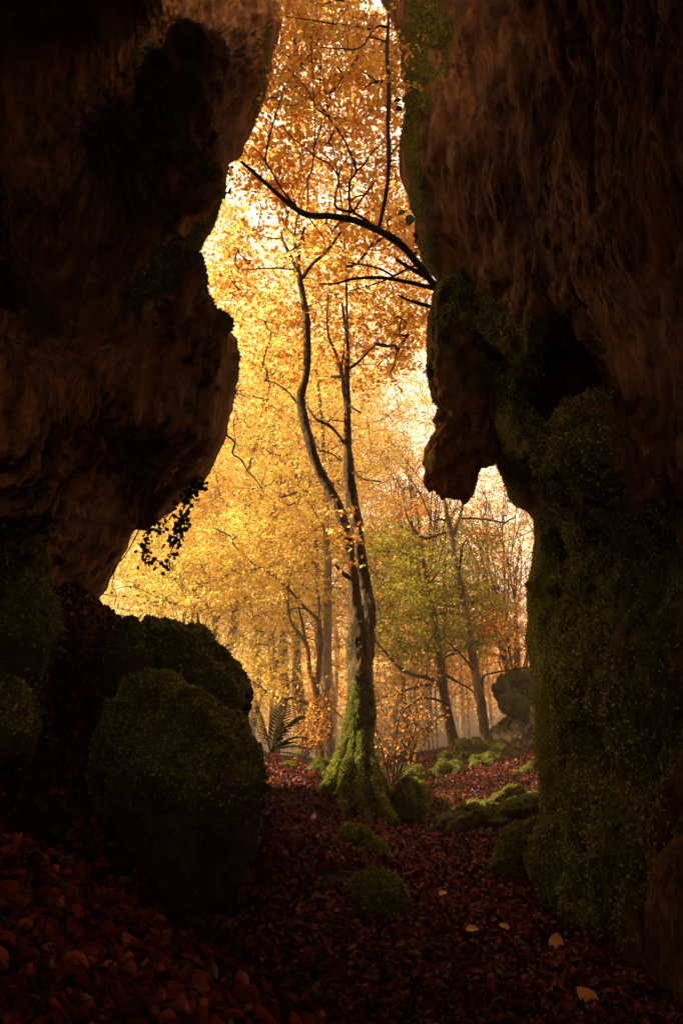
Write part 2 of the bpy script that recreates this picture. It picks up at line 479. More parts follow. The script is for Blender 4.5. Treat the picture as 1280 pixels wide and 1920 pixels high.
EDGE_L = [(-1150, 590), (-400, 560), (-60, 522), (0, 518), (30, 524), (80, 520), (120, 510), (160, 500), (200, 488), (240, 474), (280, 460), (297, 446), (306, 428), (340, 428), (370, 416),
          (400, 410), (430, 398), (460, 378), (482, 370), (510, 382), (545, 390), (580, 398), (605, 418), (635, 442), (660, 447), (690, 446), (720, 443), (750, 440), (780, 430), (810, 425), (840, 412),
          (870, 398), (895, 386), (910, 370), (925, 350), (945, 335), (962, 322), (974, 292), (984, 262), (1005, 250), (1030, 236), (1065, 216), (1085, 206), (1105, 204), (1120, 188), (1200, 170), (1400, 100), (1700, -60), (2500, -300)]
CT_L = [(590, -1150, 7.5), (560, -700, 7), (522, 0, 6.2), (450, 300, 5.8), (375, 480, 6.1), (447, 660, 5.6), (400, 870, 5.8), (262, 985, 6.3), (200, 1110, 6.8), (150, 1300, 6.2), (80, 1500, 5.2), (0, 1700, 4.4),
        (430, 60, 5.0), (345, 60, 4.6), (345, 180, 4.3), (335, 300, 4.35), (400, 365, 4.8), (350, 500, 4.75), (250, 575, 4.5), (130, 625, 4.2), (470, 150, 5.5),
        (200, 60, 5.6), (170, 180, 5.9), (230, 300, 6.2), (110, 350, 6.0), (250, 440, 6.1), (70, 500, 5.5), (-200, 300, 4.4), (0, 0, 5.2), (0, 250, 5.5), (-300, -300, 3.2), (200, -350, 4.15), (380, -250, 4.9), (60, -220, 3.75), (-150, -150, 3.4), (150, 570, 5.2),  # points above the frame form an unseen overhang added to shade the hollow
        (340, 700, 4.4), (220, 720, 3.7), (110, 750, 3.2), (0, 720, 2.8), (320, 850, 4.7), (210, 880, 4.9), (110, 930, 3.9), (100, 1040, 4.6), (0, 900, 3.0), (0, 620, 3.2), (250, 940, 5.8), (160, 1050, 5.7),
        (0, 1200, 4.1), (-300, 1000, 2.6), (-300, 1500, 2.4), (-500, 500, 2.1), (-500, 0, 2.1), (-500, -700, 2.4), (-500, -1150, 2.4), (-500, 2200, 1.9), (-100, 1600, 3.3)]
MOSS_L = [(380, 0, 430, 90, 30, .25), (350, 60, 345, 180, 30, .9), (345, 180, 325, 270, 30, .75), (325, 270, 335, 300, 25, .7), (270, 90, 305, 200, 34, .9), (305, 200, 320, 270, 30, .9), (440, 100, 390, 200, 26, .35),
          (500, 60, 480, 220, 14, .55), (450, 280, 400, 260, 20, .4), (345, 300, 405, 350, 16, .75), (405, 350, 405, 400, 22, .9), (400, 420, 345, 490, 34, 1.), (345, 490, 260, 560, 28, .95), (260, 570, 200, 590, 12, .5),
          (375, 480, 400, 600, 28, .9), (350, 500, 380, 560, 16, .6), (440, 640, 446, 760, 12, .5), (425, 780, 390, 880, 8, .35),
          (20, 980, 40, 1200, 60, .9), (70, 1150, 90, 1250, 50, .8), (200, 1150, 120, 1250, 30, .5), (0, 1300, 60, 1500, 70, .6), (520, -700, 520, -100, 60, .5)]
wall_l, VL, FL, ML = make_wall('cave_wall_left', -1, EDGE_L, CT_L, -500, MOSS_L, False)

EDGE_R = [(-1150, 660), (-400, 690), (-60, 708), (0, 715), (30, 726), (60, 740), (90, 748), (130, 754), (160, 758), (205, 762), (235, 750), (290, 750), (330, 752), (370, 762), (410, 775), (450, 780), (490, 792),
          (520, 812), (545, 818), (575, 822), (620, 850), (700, 885), (800, 915), (870, 934), (890, 942), (912, 950), (932, 953), (948, 966), (958, 986), (975, 1000), (1020, 998), (1060, 993), (1100, 988), (1150, 990),
          (1200, 988), (1260, 995), (1330, 1000), (1400, 1003), (1450, 1008), (1500, 1010), (1560, 1012), (1640, 1012), (1700, 1035), (1740, 1062), (1830, 1200), (1900, 1290), (2500, 1500)]
CT_R = [(660, -1150, 7.5), (690, -700, 7.2), (718, 0, 6.7), (752, 300, 6.3), (790, 480, 6.5), (820, 560, 6.9), (885, 700, 6.8), (934, 870, 6.6), (995, 980, 6.5), (990, 1200, 6.2), (1003, 1400, 6.0), (1010, 1600, 5.4), (1035, 1700, 4.9), (1200, 1830, 3.8),
        (850, 200, 5.8), (820, -260, 5.2), (950, -300, 4.4), (1100, -200, 3.8), (1000, 100, 4.8), (1000, 400, 4.9), (1100, 300, 4.2), (1200, 500, 3.6), (1280, 200, 3.2), (1280, 600, 3.2), (1100, 650, 4.9), (1050, 780, 6.0), (905, 560, 5.7), (930, 640, 5.45), (962, 720, 5.2), (990, 800, 5.3), (1000, 860, 5.6), (1030, 900, 6.0),  # points above the frame form an unseen overhang added to shade the upper wall
        (1085, 790, 4.8), (1065, 900, 4.9), (1150, 770, 4.5), (1260, 740, 3.6), (1180, 700, 4.3), (1150, 1000, 4.4), (1250, 1000, 3.8), (1100, 1300, 4.6), (1250, 1300, 3.6), (1100, 1600, 4.4), (1250, 1600, 3.5), (1280, 1850, 3.1),
        (1750, 0, 1.7), (1750, -1150, 1.9), (1750, 800, 1.7), (1750, 1500, 1.7), (1750, 2400, 1.7), (1500, 500, 2.7), (1500, 1200, 2.4), (1400, -600, 3.6)]
MOSS_R = [(740, -60, 800, 60, 40, .8), (760, 60, 790, 200, 30, .9), (820, 60, 815, 150, 18, .5), (770, 150, 775, 260, 26, .9), (765, 250, 775, 400, 20, .8), (785, 200, 810, 140, 16, .7), (790, 430, 810, 500, 14, .6), (820, 540, 880, 640, 16, .8),
          (905, 580, 960, 800, 38, 1.), (960, 620, 1000, 860, 38, 1.), (1005, 600, 1010, 700, 16, .8), (885, 550, 905, 640, 20, .8), (940, 800, 965, 900, 26, .9), (945, 880, 960, 945, 16, .8),
          (1090, 770, 1060, 900, 36, .95), (1150, 760, 1100, 800, 26, .8), (1060, 900, 1040, 1050, 46, .9), (1030, 1050, 1030, 1700, 55, .85), (1120, 850, 1110, 1150, 46, .75), (1100, 1150, 1120, 1650, 60, .6), (1220, 1050, 1230, 1500, 60, .5),
          (1180, 1500, 1200, 1750, 50, .5), (990, 960, 1010, 1100, 20, .5), (1090, 900, 1100, 1700, 120, .72), (1210, 1000, 1220, 1650, 100, .6), (830, 530, 850, 560, 30, .8)]  # last patch added to darken a brightly lit edge at the limb's root
DRAPE_R = [(905, 560, 960, 830, 60, 1.), (960, 600, 1000, 860, 50, 1.), (1090, 780, 1050, 1000, 70, .8), (1040, 1050, 1060, 1650, 90, .5), (1150, 1000, 1180, 1600, 90, .4)]
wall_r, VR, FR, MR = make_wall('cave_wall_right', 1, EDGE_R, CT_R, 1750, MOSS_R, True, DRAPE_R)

# added unseen roof, shaped to shade the inside, rear left open for fill light
def shade_roof():
    gx = np.linspace(-9, 9, 70); gy = np.linspace(-7, 4.5, 60)
    X, Yy = np.meshgrid(gx, gy)
    Z = 6.3 + .3 * np.maximum(Yy, 0) - .06 * X ** 2 * .5 + .35 * fbm(np.stack([X, Yy, X * 0], -1) * .6, 4, 4) - sstep(-4.6, -7, Yy) * .9
    V = np.stack([X, Yy, Z], -1).reshape(-1, 3)
    o = mesh_np('added_shade_roof', V, grid_faces(60, 70), M_rock, smooth=True, attr={'moss': np.zeros(len(V))}); o['kind'] = 'structure'
shade_roof()

# ------------------------------------------------------------------ ground
GP = []
def gp(px, py, Y): GP.append(tuple(P(px, py, Y)))
for a in [(640, 1920, 3.0), (300, 1920, 2.9), (0, 1920, 2.75), (1000, 1910, 3.0), (1280, 1930, 3.0), (640, 1760, 3.9), (400, 1730, 4.0), (200, 1650, 4.0), (0, 1600, 3.7), (0, 1420, 3.7), (80, 1310, 4.4), (160, 1240, 5.1), (205, 1165, 5.9), (250, 1200, 6.5),
          (830, 1595, 6.0), (760, 1655, 5.0), (560, 1560, 6.4), (545, 1485, 7.4), (620, 1470, 8.2), (570, 1440, 9.6), (700, 1535, 7.7), (820, 1565, 7.0), (640, 1520, 7.3), (900, 1510, 8.4), (930, 1462, 9.4), (1000, 1432, 10), (860, 1482, 9), (880, 1425, 11),
          (770, 1480, 9.4), (980, 1400, 12), (1010, 1650, 5.0), (1000, 1560, 6.2), (480, 1640, 4.8), (300, 1700, 4.2), (700, 1450, 11), (440, 1470, 7.6), (660, 1430, 13)]: gp(*a)
GP += [(-2, -3, 0), (2, -3, 0), (-4, 3, 2.2), (-5, 9, 1.8), (-8, 12, 1.5), (-6, 16, -.1), (0, 18, -.7), (5, 14, .8), (6, 18, .3), (9, 8, 1.5), (-20, 25, -1.5), (0, 30, -1.8), (20, 25, .5), (0, 60, -2), (50, 60, 2), (-50, 60, 0), (-40, 0, 4), (40, 0, 4), (0, 110, 1), (60, 110, 4), (-60, 110, 3), (0, -40, 0)]
GP = np.array(GP)
gfun = RBF(GP[:, :2], GP[:, 2], 5.)
def gz(x, y):
    x = np.asarray(x, float); y = np.asarray(y, float)
    q = np.stack([x, y, x * 0], -1)
    return gfun(x, y) + .05 * fbm(q * 1.6, 4, 44) + .015 * fbm(q * 7, 3, 45)
def sgrid(lo, hi, c, n, a):
    t = np.linspace(-1, 1, n); s = np.sinh(a * t) / np.sinh(a)
    return np.where(s < 0, c + s * (c - lo), c + s * (hi - c))
gx = sgrid(-90, 90, .2, 330, 5.2); gy = sgrid(-60, 170, 6.5, 380, 4.6)
GX, GY = np.meshgrid(gx, gy)
GZ = gz(GX, GY)
VG = np.stack([GX, GY, GZ], -1).reshape(-1, 3); FG = grid_faces(380, 330)
mg = sstep(.12, .4, fbm(VG * np.array([.9, .9, 0]), 3, 66)) * .5
ground = mesh_np('ground', VG, FG, M_soil, smooth=True, attr={'moss': mg}); ground['kind'] = 'structure'

# ------------------------------------------------------------------ moss tufts on a surface
def tufts(name, V, F, w, n, parent, size=(.012, .03), flip=1.0, mat=None, width=.5, box=None):
    if box is not None: w = w * box
    p, nr = sample_surface(V, F, n, w, flip)
    nr = unit(nr + rng.normal(0, .35, nr.shape)); nr[:, 2] -= .0
    ax = unit(nr * .55 + rng.normal(0, .6, nr.shape) + np.array([0, 0, -.25]))
    s = rng.uniform(size[0], size[1], n)
    Vv, Ff = leaves_mesh(p - nr * .006, ax, nr, s, width, 0)
    o = mesh_np(name, Vv, Ff, mat or L_moss, parent); o['kind'] = 'stuff'
    return o
def in_view(V):
    # keep the tufts to the side of the rock that faces the cave mouth and inside
    d = V - np.array([0, 0, CAMZ])
    zc = d[:, 1] * cos(PITCH) + d[:, 2] * sin(PITCH); yc = -d[:, 1] * sin(PITCH) + d[:, 2] * cos(PITCH)
    return ((zc > .5) & (np.abs(d[:, 0]) < .62 * zc + .3) & (np.abs(yc) < .86 * zc + .3)).astype(float)
tufts('moss', VL, FL, np.clip(ML - .28, 0, 1) ** 1.2, 90000, wall_l, (.012, .032), 1, box=in_view(VL))
tufts('moss', VR, FR, np.clip(MR - .28, 0, 1) ** 1.2, 210000, wall_r, (.012, .034), 1, box=in_view(VR))

# ------------------------------------------------------------------ boulders and rock bodies
def rock(name, outline, Y, thick, label, cat, mossy=.6, mat=None, nth=150, nph=70, disp=.07, group=None, tuft=5000, top=True, lobe=.0, tsize=(.012, .03), parent=None, sink=0):
    pts = P([o[0] for o in outline], [o[1] for o in outline], Y)
    c = pts.mean(0)
    e1 = np.array([1., 0, 0]); dv = unit(c - np.array([0, 0, CAMZ])); e2 = unit(np.cross(dv, e1)) ; e2 = e2 if e2[2] > 0 else -e2
    # camera-facing plane through the centre
    dd = pts - c; a = dd @ e1; b = dd @ e2
    th = np.arctan2(b, a); r = np.hypot(a, b); o = np.argsort(th); th = th[o]; r = r[o]
    T = np.linspace(-pi, pi, nth, endpoint=False)
    Rr = np.interp(T, np.concatenate([th - 2 * pi, th, th + 2 * pi]), np.concatenate([r, r, r]))
    kk = np.array([.25, .5, .25])
    for _ in range(2): Rr = np.convolve(np.concatenate([Rr[-1:], Rr, Rr[:1]]), kk, 'valid')
    ph = np.linspace(-pi / 2, pi / 2, nph)
    cp = np.sign(np.cos(ph)) * np.abs(np.cos(ph)) ** .8; sp = np.sin(ph)
    V = c + (Rr[None, :] * cp[:, None] * np.cos(T)[None])[..., None] * e1 + (Rr[None, :] * cp[:, None] * np.sin(T)[None])[..., None] * e2 + (thick * sp[:, None] * np.ones_like(T)[None])[..., None] * dv
    nrm = unit((np.cos(T)[None] * cp[:, None])[..., None] * e1 + (np.sin(T)[None] * cp[:, None])[..., None] * e2 + (sp[:, None] * np.ones_like(T)[None])[..., None] * dv)
    sd = len(outline) + int(outline[0][0])
    dsp = disp * (fbm(V * 2.2, 4, sd) * 1.2 - .2 + .45 * (ridged(V * 5, 3, sd + 3) - .4)) + disp * .3 * fbm(V * 14, 3, sd + 5)
    if lobe > 0: dsp = dsp + lobe * (np.abs(vnoise(V * 4.2, sd + 8)) - .4) 
    V = V + nrm * dsp[..., None]
    Vf = V.reshape(-1, 3)
    F = grid_faces(nph, nth, True)
    nz = nrm.reshape(-1, 3)
    mo = np.clip(mossy * (.35 + .65 * sstep(-.5, .5, nz[:, 2])) + .25 * fbm(Vf * 2.5, 3, sd + 1), 0, 1) if top else np.full(len(Vf), mossy)
    if parent is None:
        base = np.array([c[0], c[1], Vf[:, 2].min()])
        t = thing(name, base, label, cat, group)
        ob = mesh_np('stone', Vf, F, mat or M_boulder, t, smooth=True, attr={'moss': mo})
    else:
        t = parent; ob = mesh_np(name, Vf, F, mat or M_rock, t, smooth=True, attr={'moss': mo})
    fl = 1.0
    Nn, ar = face_data(Vf, F)
    if (Nn * (Vf[F].mean(1) - Vf.mean(0))).sum(1).mean() < 0: fl = -1.0
    if tuft: tufts('moss', Vf, F, np.clip(mo - .3, 0, 1) ** 1.5 + .001, int(tuft * 1.3), ob, tsize, fl)
    return t, Vf, F, fl

rock('rock_lobe', [(800, 560), (850, 520), (900, 560), (935, 640), (955, 740), (958, 800), (950, 850), (935, 880), (918, 884), (906, 900), (899, 925), (884, 946), (862, 944), (838, 938), (818, 922), (808, 900), (801, 870), (806, 842), (818, 805), (813, 760), (797, 712), (790, 665), (791, 630)],
     6.7, .75, None, None, .55, M_rock, 240, 110, .16, tuft=16000, parent=wall_r, lobe=.05)
rock('boulder', [(175, 1400), (180, 1345), (200, 1305), (250, 1275), (320, 1265), (375, 1285), (420, 1325), (458, 1375), (490, 1425), (515, 1475), (524, 1530), (512, 1590), (480, 1660), (400, 1700), (300, 1690), (210, 1640), (170, 1540), (165, 1460)], 4.9, .85,
     'largest moss-covered boulder, rounded and dark, left of the leafy path', 'boulder', .62, nth=320, nph=170, disp=.14, tuft=34000, lobe=.07)
rock('boulder', [(255, 1200), (268, 1166), (330, 1163), (372, 1184), (412, 1220), (450, 1272), (466, 1320), (470, 1400), (420, 1450), (330, 1420), (270, 1350), (245, 1270)], 5.9, .8,
     'mossy boulder standing behind and above the largest boulder', 'boulder', .85, nth=240, nph=130, disp=.11, tuft=18000, lobe=.09)
rock('boulder', [(236, 1156), (250, 1150), (270, 1172), (288, 1208), (302, 1256), (280, 1310), (230, 1320), (190, 1270), (195, 1210), (215, 1175)], 5.3, .45,
     'pointed mossy stone leaning against the left cave wall', 'boulder', .8, nth=120, nph=60, disp=.05, tuft=6000)
rock('boulder', [(-80, 1120), (-60, 1040), (0, 1010), (50, 1040), (90, 1110), (105, 1190), (95, 1260), (40, 1290), (-40, 1280), (-90, 1200)], 3.9, .5,
     'green mossy rock at the left edge above the leafy slope', 'rock', .95, nth=140, nph=70, disp=.09, tuft=12000, lobe=.05)
rock('boulder', [(-60, 1330), (0, 1270), (45, 1290), (62, 1350), (50, 1420), (0, 1450), (-60, 1420)], 3.4, .4,
     'dark mossy rock at the left edge halfway down the leafy slope', 'rock', .7, nth=120, nph=60, disp=.06, tuft=6000, lobe=.04)
rock('boulder', [(632, 1560), (645, 1543), (675, 1545), (705, 1568), (730, 1598), (744, 1628), (735, 1655), (700, 1665), (660, 1640), (640, 1600)], 5.7, .35,
     'long mossy stone slanting down below the big tree roots', 'stone', .8, nth=120, nph=60, disp=.04, tuft=6000)
rock('boulder', [(640, 1700), (655, 1655), (690, 1632), (730, 1632), (760, 1660), (772, 1700), (768, 1760), (700, 1790), (645, 1760)], 4.6, .32,
     'round dark mossy stone nearest the middle of the path', 'stone', .7, nth=120, nph=60, disp=.035, tuft=6000)
rock('boulder', [(822, 1545), (835, 1522), (868, 1506), (900, 1499), (940, 1503), (965, 1492), (1005, 1487), (1030, 1510), (1030, 1580), (980, 1610), (910, 1615), (850, 1600), (828, 1575)], 7.2, .6,
     'wide dark boulder with overhanging face right of the path', 'boulder', .8, nth=200, nph=110, disp=.11, tuft=14000, lobe=.08, tsize=(.010, .024))
rock('boulder', [(905, 1650), (912, 1605), (940, 1565), (975, 1540), (1015, 1525), (1050, 1560), (1060, 1680), (1000, 1715), (930, 1700)], 5.4, .4,
     'bulging mossy rock against the foot of the right cave wall', 'rock', .8, nth=140, nph=70, disp=.08, tuft=9000, lobe=.05)
rock('boulder', [(738, 1462), (745, 1440), (775, 1434), (802, 1446), (808, 1475), (780, 1500), (745, 1495)], 10.2, .4,
     'dark mossy stone with a bramble stem arching over, behind the bare shrub', 'stone', .75, nth=90, nph=50, disp=.05, tuft=4000)
rock('boulder', [(722, 1530), (728, 1478), (752, 1450), (786, 1455), (803, 1495), (816, 1545), (812, 1590), (765, 1600), (728, 1580)], 8.2, .4,
     'upright lumpy mossy rock beside the big tree roots', 'rock', .95, nth=160, nph=90, disp=.12, tuft=9000, lobe=.12)
rock('boulder', [(805, 1470), (825, 1430), (850, 1402), (880, 1390), (915, 1386), (945, 1400), (955, 1440), (930, 1470), (880, 1490), (830, 1495)], 11.4, .7,
     'mossy hump of rock that carries the two leaning trees', 'rock', .95, nth=200, nph=110, disp=.16, tuft=24000, lobe=.20, tsize=(.012, .03))
rock('boulder', [(520, 1450), (528, 1432), (548, 1428), (560, 1440), (562, 1460), (540, 1470)], 9.2, .25, 'small mossy stone under the dark fern', 'stone', .9, nth=60, nph=36, disp=.03, tuft=2500)
rock('boulder', [(575, 1450), (582, 1432), (600, 1425), (622, 1430), (630, 1450), (605, 1465)], 10.6, .25, 'small mossy stone at the foot of the pale straight tree', 'stone', .9, nth=60, nph=36, disp=.03, tuft=2500)
for (ox, oy, w, h, Y, lb) in [(775, 1500, 34, 40, 8.6, 'squat mossy stone between the upright lumpy rock and the wide dark boulder'), (842, 1452, 34, 30, 10.2, 'mossy stone leaning on the left foot of the mossy hump'), (905, 1440, 30, 30, 10.4, 'knobbly mossy stone right beside the bright upright fern'), (945, 1425, 34, 26, 10.9, 'mossy stone on the red leaf bank below the pale outcrop'),
                           (965, 1500, 40, 22, 8.0, 'low mossy slab resting on top of the wide dark boulder'), (940, 1292, 22, 26, 11.7, 'mossy knob jutting from the left top of the pale outcrop'), (972, 1270, 26, 22, 11.9, 'topmost mossy boulder of the stack above the pale outcrop'), (962, 1322, 30, 24, 11.6, 'round mossy boulder lodged in the middle of the stack above the bare limestone'), (985, 1455, 30, 24, 9.6, 'mossy stone half under the right cave wall on the red leaf bank'), (880, 1410, 30, 30, 11.0, 'bulging mossy knob on top of the hump under the pale leaning beech'), (816, 1560, 22, 30, 7.4, 'narrow mossy stone in the gully left of the wide dark boulder'),
                           (600, 1445, 30, 16, 9.0, 'flat mossy stone just left of the big tree roots'), (560, 1465, 26, 14, 8.4, 'low mossy stone on the leaf slope below the dark fern'), (545, 1500, 22, 14, 7.4, 'small dark stone at the right flank of the largest boulder')]:
    an = np.linspace(0, 2 * pi, 9)[:-1]
    ol = [(ox + w * cos(a) * (1 + .2 * sin(a * 3 + ox)), oy - h * sin(a) * (1 + .2 * cos(a * 2 + ox))) for a in an]
    rock('stone', ol, Y, w * Y / FPX * .9, lb, 'stone', .9, nth=100, nph=56, disp=.09, tuft=4500, lobe=.06, tsize=(.010, .024))
# limestone outcrop
t, Vo, Fo, fl = rock('rock_outcrop', [(940, 1330), (935, 1300), (950, 1290), (985, 1262), (1010, 1270), (1050, 1280), (1060, 1400), (1040, 1450), (1000, 1446), (972, 1432), (948, 1408), (926, 1366), (944, 1350)], 12.2, .8,
     'outcrop with mossy top and bare pale limestone face beside the leaning tree', 'rock outcrop', .0, M_lime, 260, 130, .30, tuft=0, lobe=.35)
me = t.children[0].data; VO_L = Vo
at = me.attributes['moss']
pz = sstep(P(0, 1335, 12.2)[2], P(0, 1318, 12.2)[2], Vo[:, 2] + .45 * fbm(Vo * 3, 3, 4))
at.data.foreach_set('value', pz.astype(np.float32))
tufts('moss', Vo, Fo, pz + .0001, 22000, t.children[0], (.015, .035), fl)

# ------------------------------------------------------------------ trees
def stem_tube(path, n, rough, seed, per=7, lobes=None):
    """path rows: px, py, Y, width in px"""
    q = smooth_path(path, per)
    pts = P(q[:, 0], q[:, 1], q[:, 2]); dep = depth_of(q[:, 0], q[:, 1], q[:, 2])
    rad = np.maximum(q[:, 3], 1.0) * dep / FPX / 2
    V, F = tube(pts, rad, n, rough, seed, lobes)
    return pts, rad, V, F

def grow(nodes, nrad, clusters, seg=.35, r_tip=.004, up=.35, maxr=.05, wig=.12):
    """joins every leaf cluster to the nearest limb with a curved twig; returns tubes and cluster directions"""
    N0 = len(nodes); pos = [np.array(p) for p in nodes]; par = [-1] * N0; chains = []
    C = np.asarray(clusters); arr = np.array(pos)
    dmin = np.array([np.min(np.linalg.norm(arr - c, axis=1)) for c in C])
    dirs = np.zeros_like(C)
    for ci in np.argsort(dmin):
        c = C[ci]; A = np.array(pos)
        d = np.linalg.norm(A - c, axis=1) + .55 * np.maximum(0, A[:, 2] - c[2] + .15)
        j = int(np.argmin(d)); s = A[j]; L = np.linalg.norm(c - s)
        k = max(2, int(L / seg))
        t = np.linspace(0, 1, k + 1)[1:, None]
        mid = (s + c) / 2 + np.array([0, 0, -up * .25 * L]) + rng.normal(0, wig * L * .5, 3)
        pth = (1 - t) ** 2 * s + 2 * t * (1 - t) * mid + t ** 2 * c
        pth[:-1] += rng.normal(0, wig * .12 * seg / .35, pth[:-1].shape)
        idx = [j]; pr = j
        for q in pth:
            pos.append(q); par.append(pr); pr = len(pos) - 1; idx.append(pr)
        chains.append(idx); dirs[ci] = unit(pth[-1] - (pth[-2] if k > 1 else s))
    cnt = np.zeros(len(pos))
    for ch in chains: cnt[ch[-1]] += 1
    for i in range(len(pos) - 1, N0 - 1, -1):
        if par[i] >= 0: cnt[par[i]] += cnt[i]
    pos = np.array(pos); parts = []
    for ch in chains:
        r = np.minimum(r_tip * np.maximum(cnt[ch], 1) ** .5, maxr); r[0] = r[1]; r[-1] *= .6
        parts.append(tube(pos[ch], r, 5 if r[0] > .012 else 3))
    return parts, dirs

def foliage(C, dirs, per, R, size, detail, flat=.24, twigs=5, tw_r=.0022, droop=.3):
    n = len(C); parts = []
    T = rng.normal(0, 1, (n, twigs, 3)); T[..., 2] *= flat; T = unit(T + dirs[:, None] * .7) * (R * rng.uniform(.6, 1.35, (n, twigs, 1)))
    T[..., 2] -= droop * R * .3
    # twigs as thin 3-sided prisms
    a = np.repeat(C, twigs, 0); b = a + T.reshape(-1, 3)
    d = unit(b - a); s1 = unit(np.cross(d, np.array([.3, .2, 1.]))); s2 = np.cross(d, s1)
    ring = np.stack([s1, -.5 * s1 + .87 * s2, -.5 * s1 - .87 * s2], 1)
    V = np.concatenate([a[:, None] + ring * tw_r, b[:, None] + ring * tw_r * .4], 1).reshape(-1, 3)
    base = (np.arange(len(a)) * 6)[:, None, None]
    F = (base + np.array([[0, 1, 4, 3], [1, 2, 5, 4], [2, 0, 3, 5]])[None]).reshape(-1, 4)
    parts.append((V, [F]))
    m = n * per
    ti = rng.integers(0, twigs, m); ci = np.repeat(np.arange(n), per)
    f = rng.random((m, 1)) ** .8 * 1.1
    tv = T[ci, ti]
    p = C[ci] + tv * f + rng.normal(0, R * .12, (m, 3)) * np.array([1, 1, .55])
    ax = unit(unit(tv) + rng.normal(0, .7, (m, 3)) + np.array([0, 0, -.35]))
    nr = unit(rng.normal(0, .55, (m, 3)) + np.array([0, 0, 1.]))
    return parts, leaves_mesh(p, ax, nr, size * rng.uniform(.65, 1.2, m), .66, detail)

def crown_obj(parent, br, tw, lf, bark, leafm):
    Vb, Fb = merge(br + tw); Vl, Fl = lf
    nb = sum(len(f) for f in Fb)
    V, F = merge([(Vb, Fb), (Vl, Fl)])
    # material index: recompute by vertex offset
    mi = np.concatenate([(f[:, 0] >= len(Vb)).astype(int) for f in F])
    return mesh_np('crown', V, F, [bark, leafm], parent, mi)

def px_cloud(blobs):
    out = []
    for (px, py, Y, rx, ry, rY, n) in blobs:
        u = rng.normal(0, 1, (n, 3)); u = unit(u) * rng.random((n, 1)) ** (1 / 3)
        out.append(P(px + u[:, 0] * rx, py + u[:, 1] * ry, Y + u[:, 2] * rY))
    return np.vstack(out)

def tree(name, label, cat, stems, limbs, blobs, bark, leafm, per=60, R=.35, size=.07, detail=1, group=None, seed=1, moss_top=None, n=14, r_tip=.004, lobes=None, rough=.12, crown_bark=None, seg=.35):
    pts0 = P(*stems[0][0][:3])
    t = thing(name, pts0, label, cat, group)
    nodes = []; nr = []
    parts = []
    for i, s in enumerate(stems):
        p, r, V, F = stem_tube(s, n, rough, seed + i, 8, lobes if i == 0 else None)
        parts.append((V, F)); nodes += list(p[len(p) // 3:]); nr += list(r[len(p) // 3:])
    V, F = merge(parts)
    if moss_top is None: mo = np.clip(.25 + .5 * fbm(V * 1.5, 3, seed), 0, 1) * .6
    else: mo = np.clip(sstep(moss_top + 1.2, moss_top - 1.4, V[:, 2]) * .95 + .35 * fbm(V * np.array([4, 4, 1.5]), 3, seed), 0, 1)
    mesh_np('trunk', V, F, bark, t, smooth=True, attr={'moss': mo})
    for i, s in enumerate(limbs):
        p, r, V, F = stem_tube(s, 7, .1, seed + 40 + i, 6)
        mesh_np('branch', V, F, crown_bark or bark, t, smooth=True, attr={'moss': np.full(len(V), .15)})
        nodes += list(p[1:])
    if blobs:
        C = px_cloud(blobs)
        br, dirs = grow(nodes, nr, C, seg=seg, r_tip=r_tip)
        tw, lf = foliage(C, dirs, per, R, size, detail)
        crown_obj(t, br, tw, lf, crown_bark or M_dark, leafm)
    return t

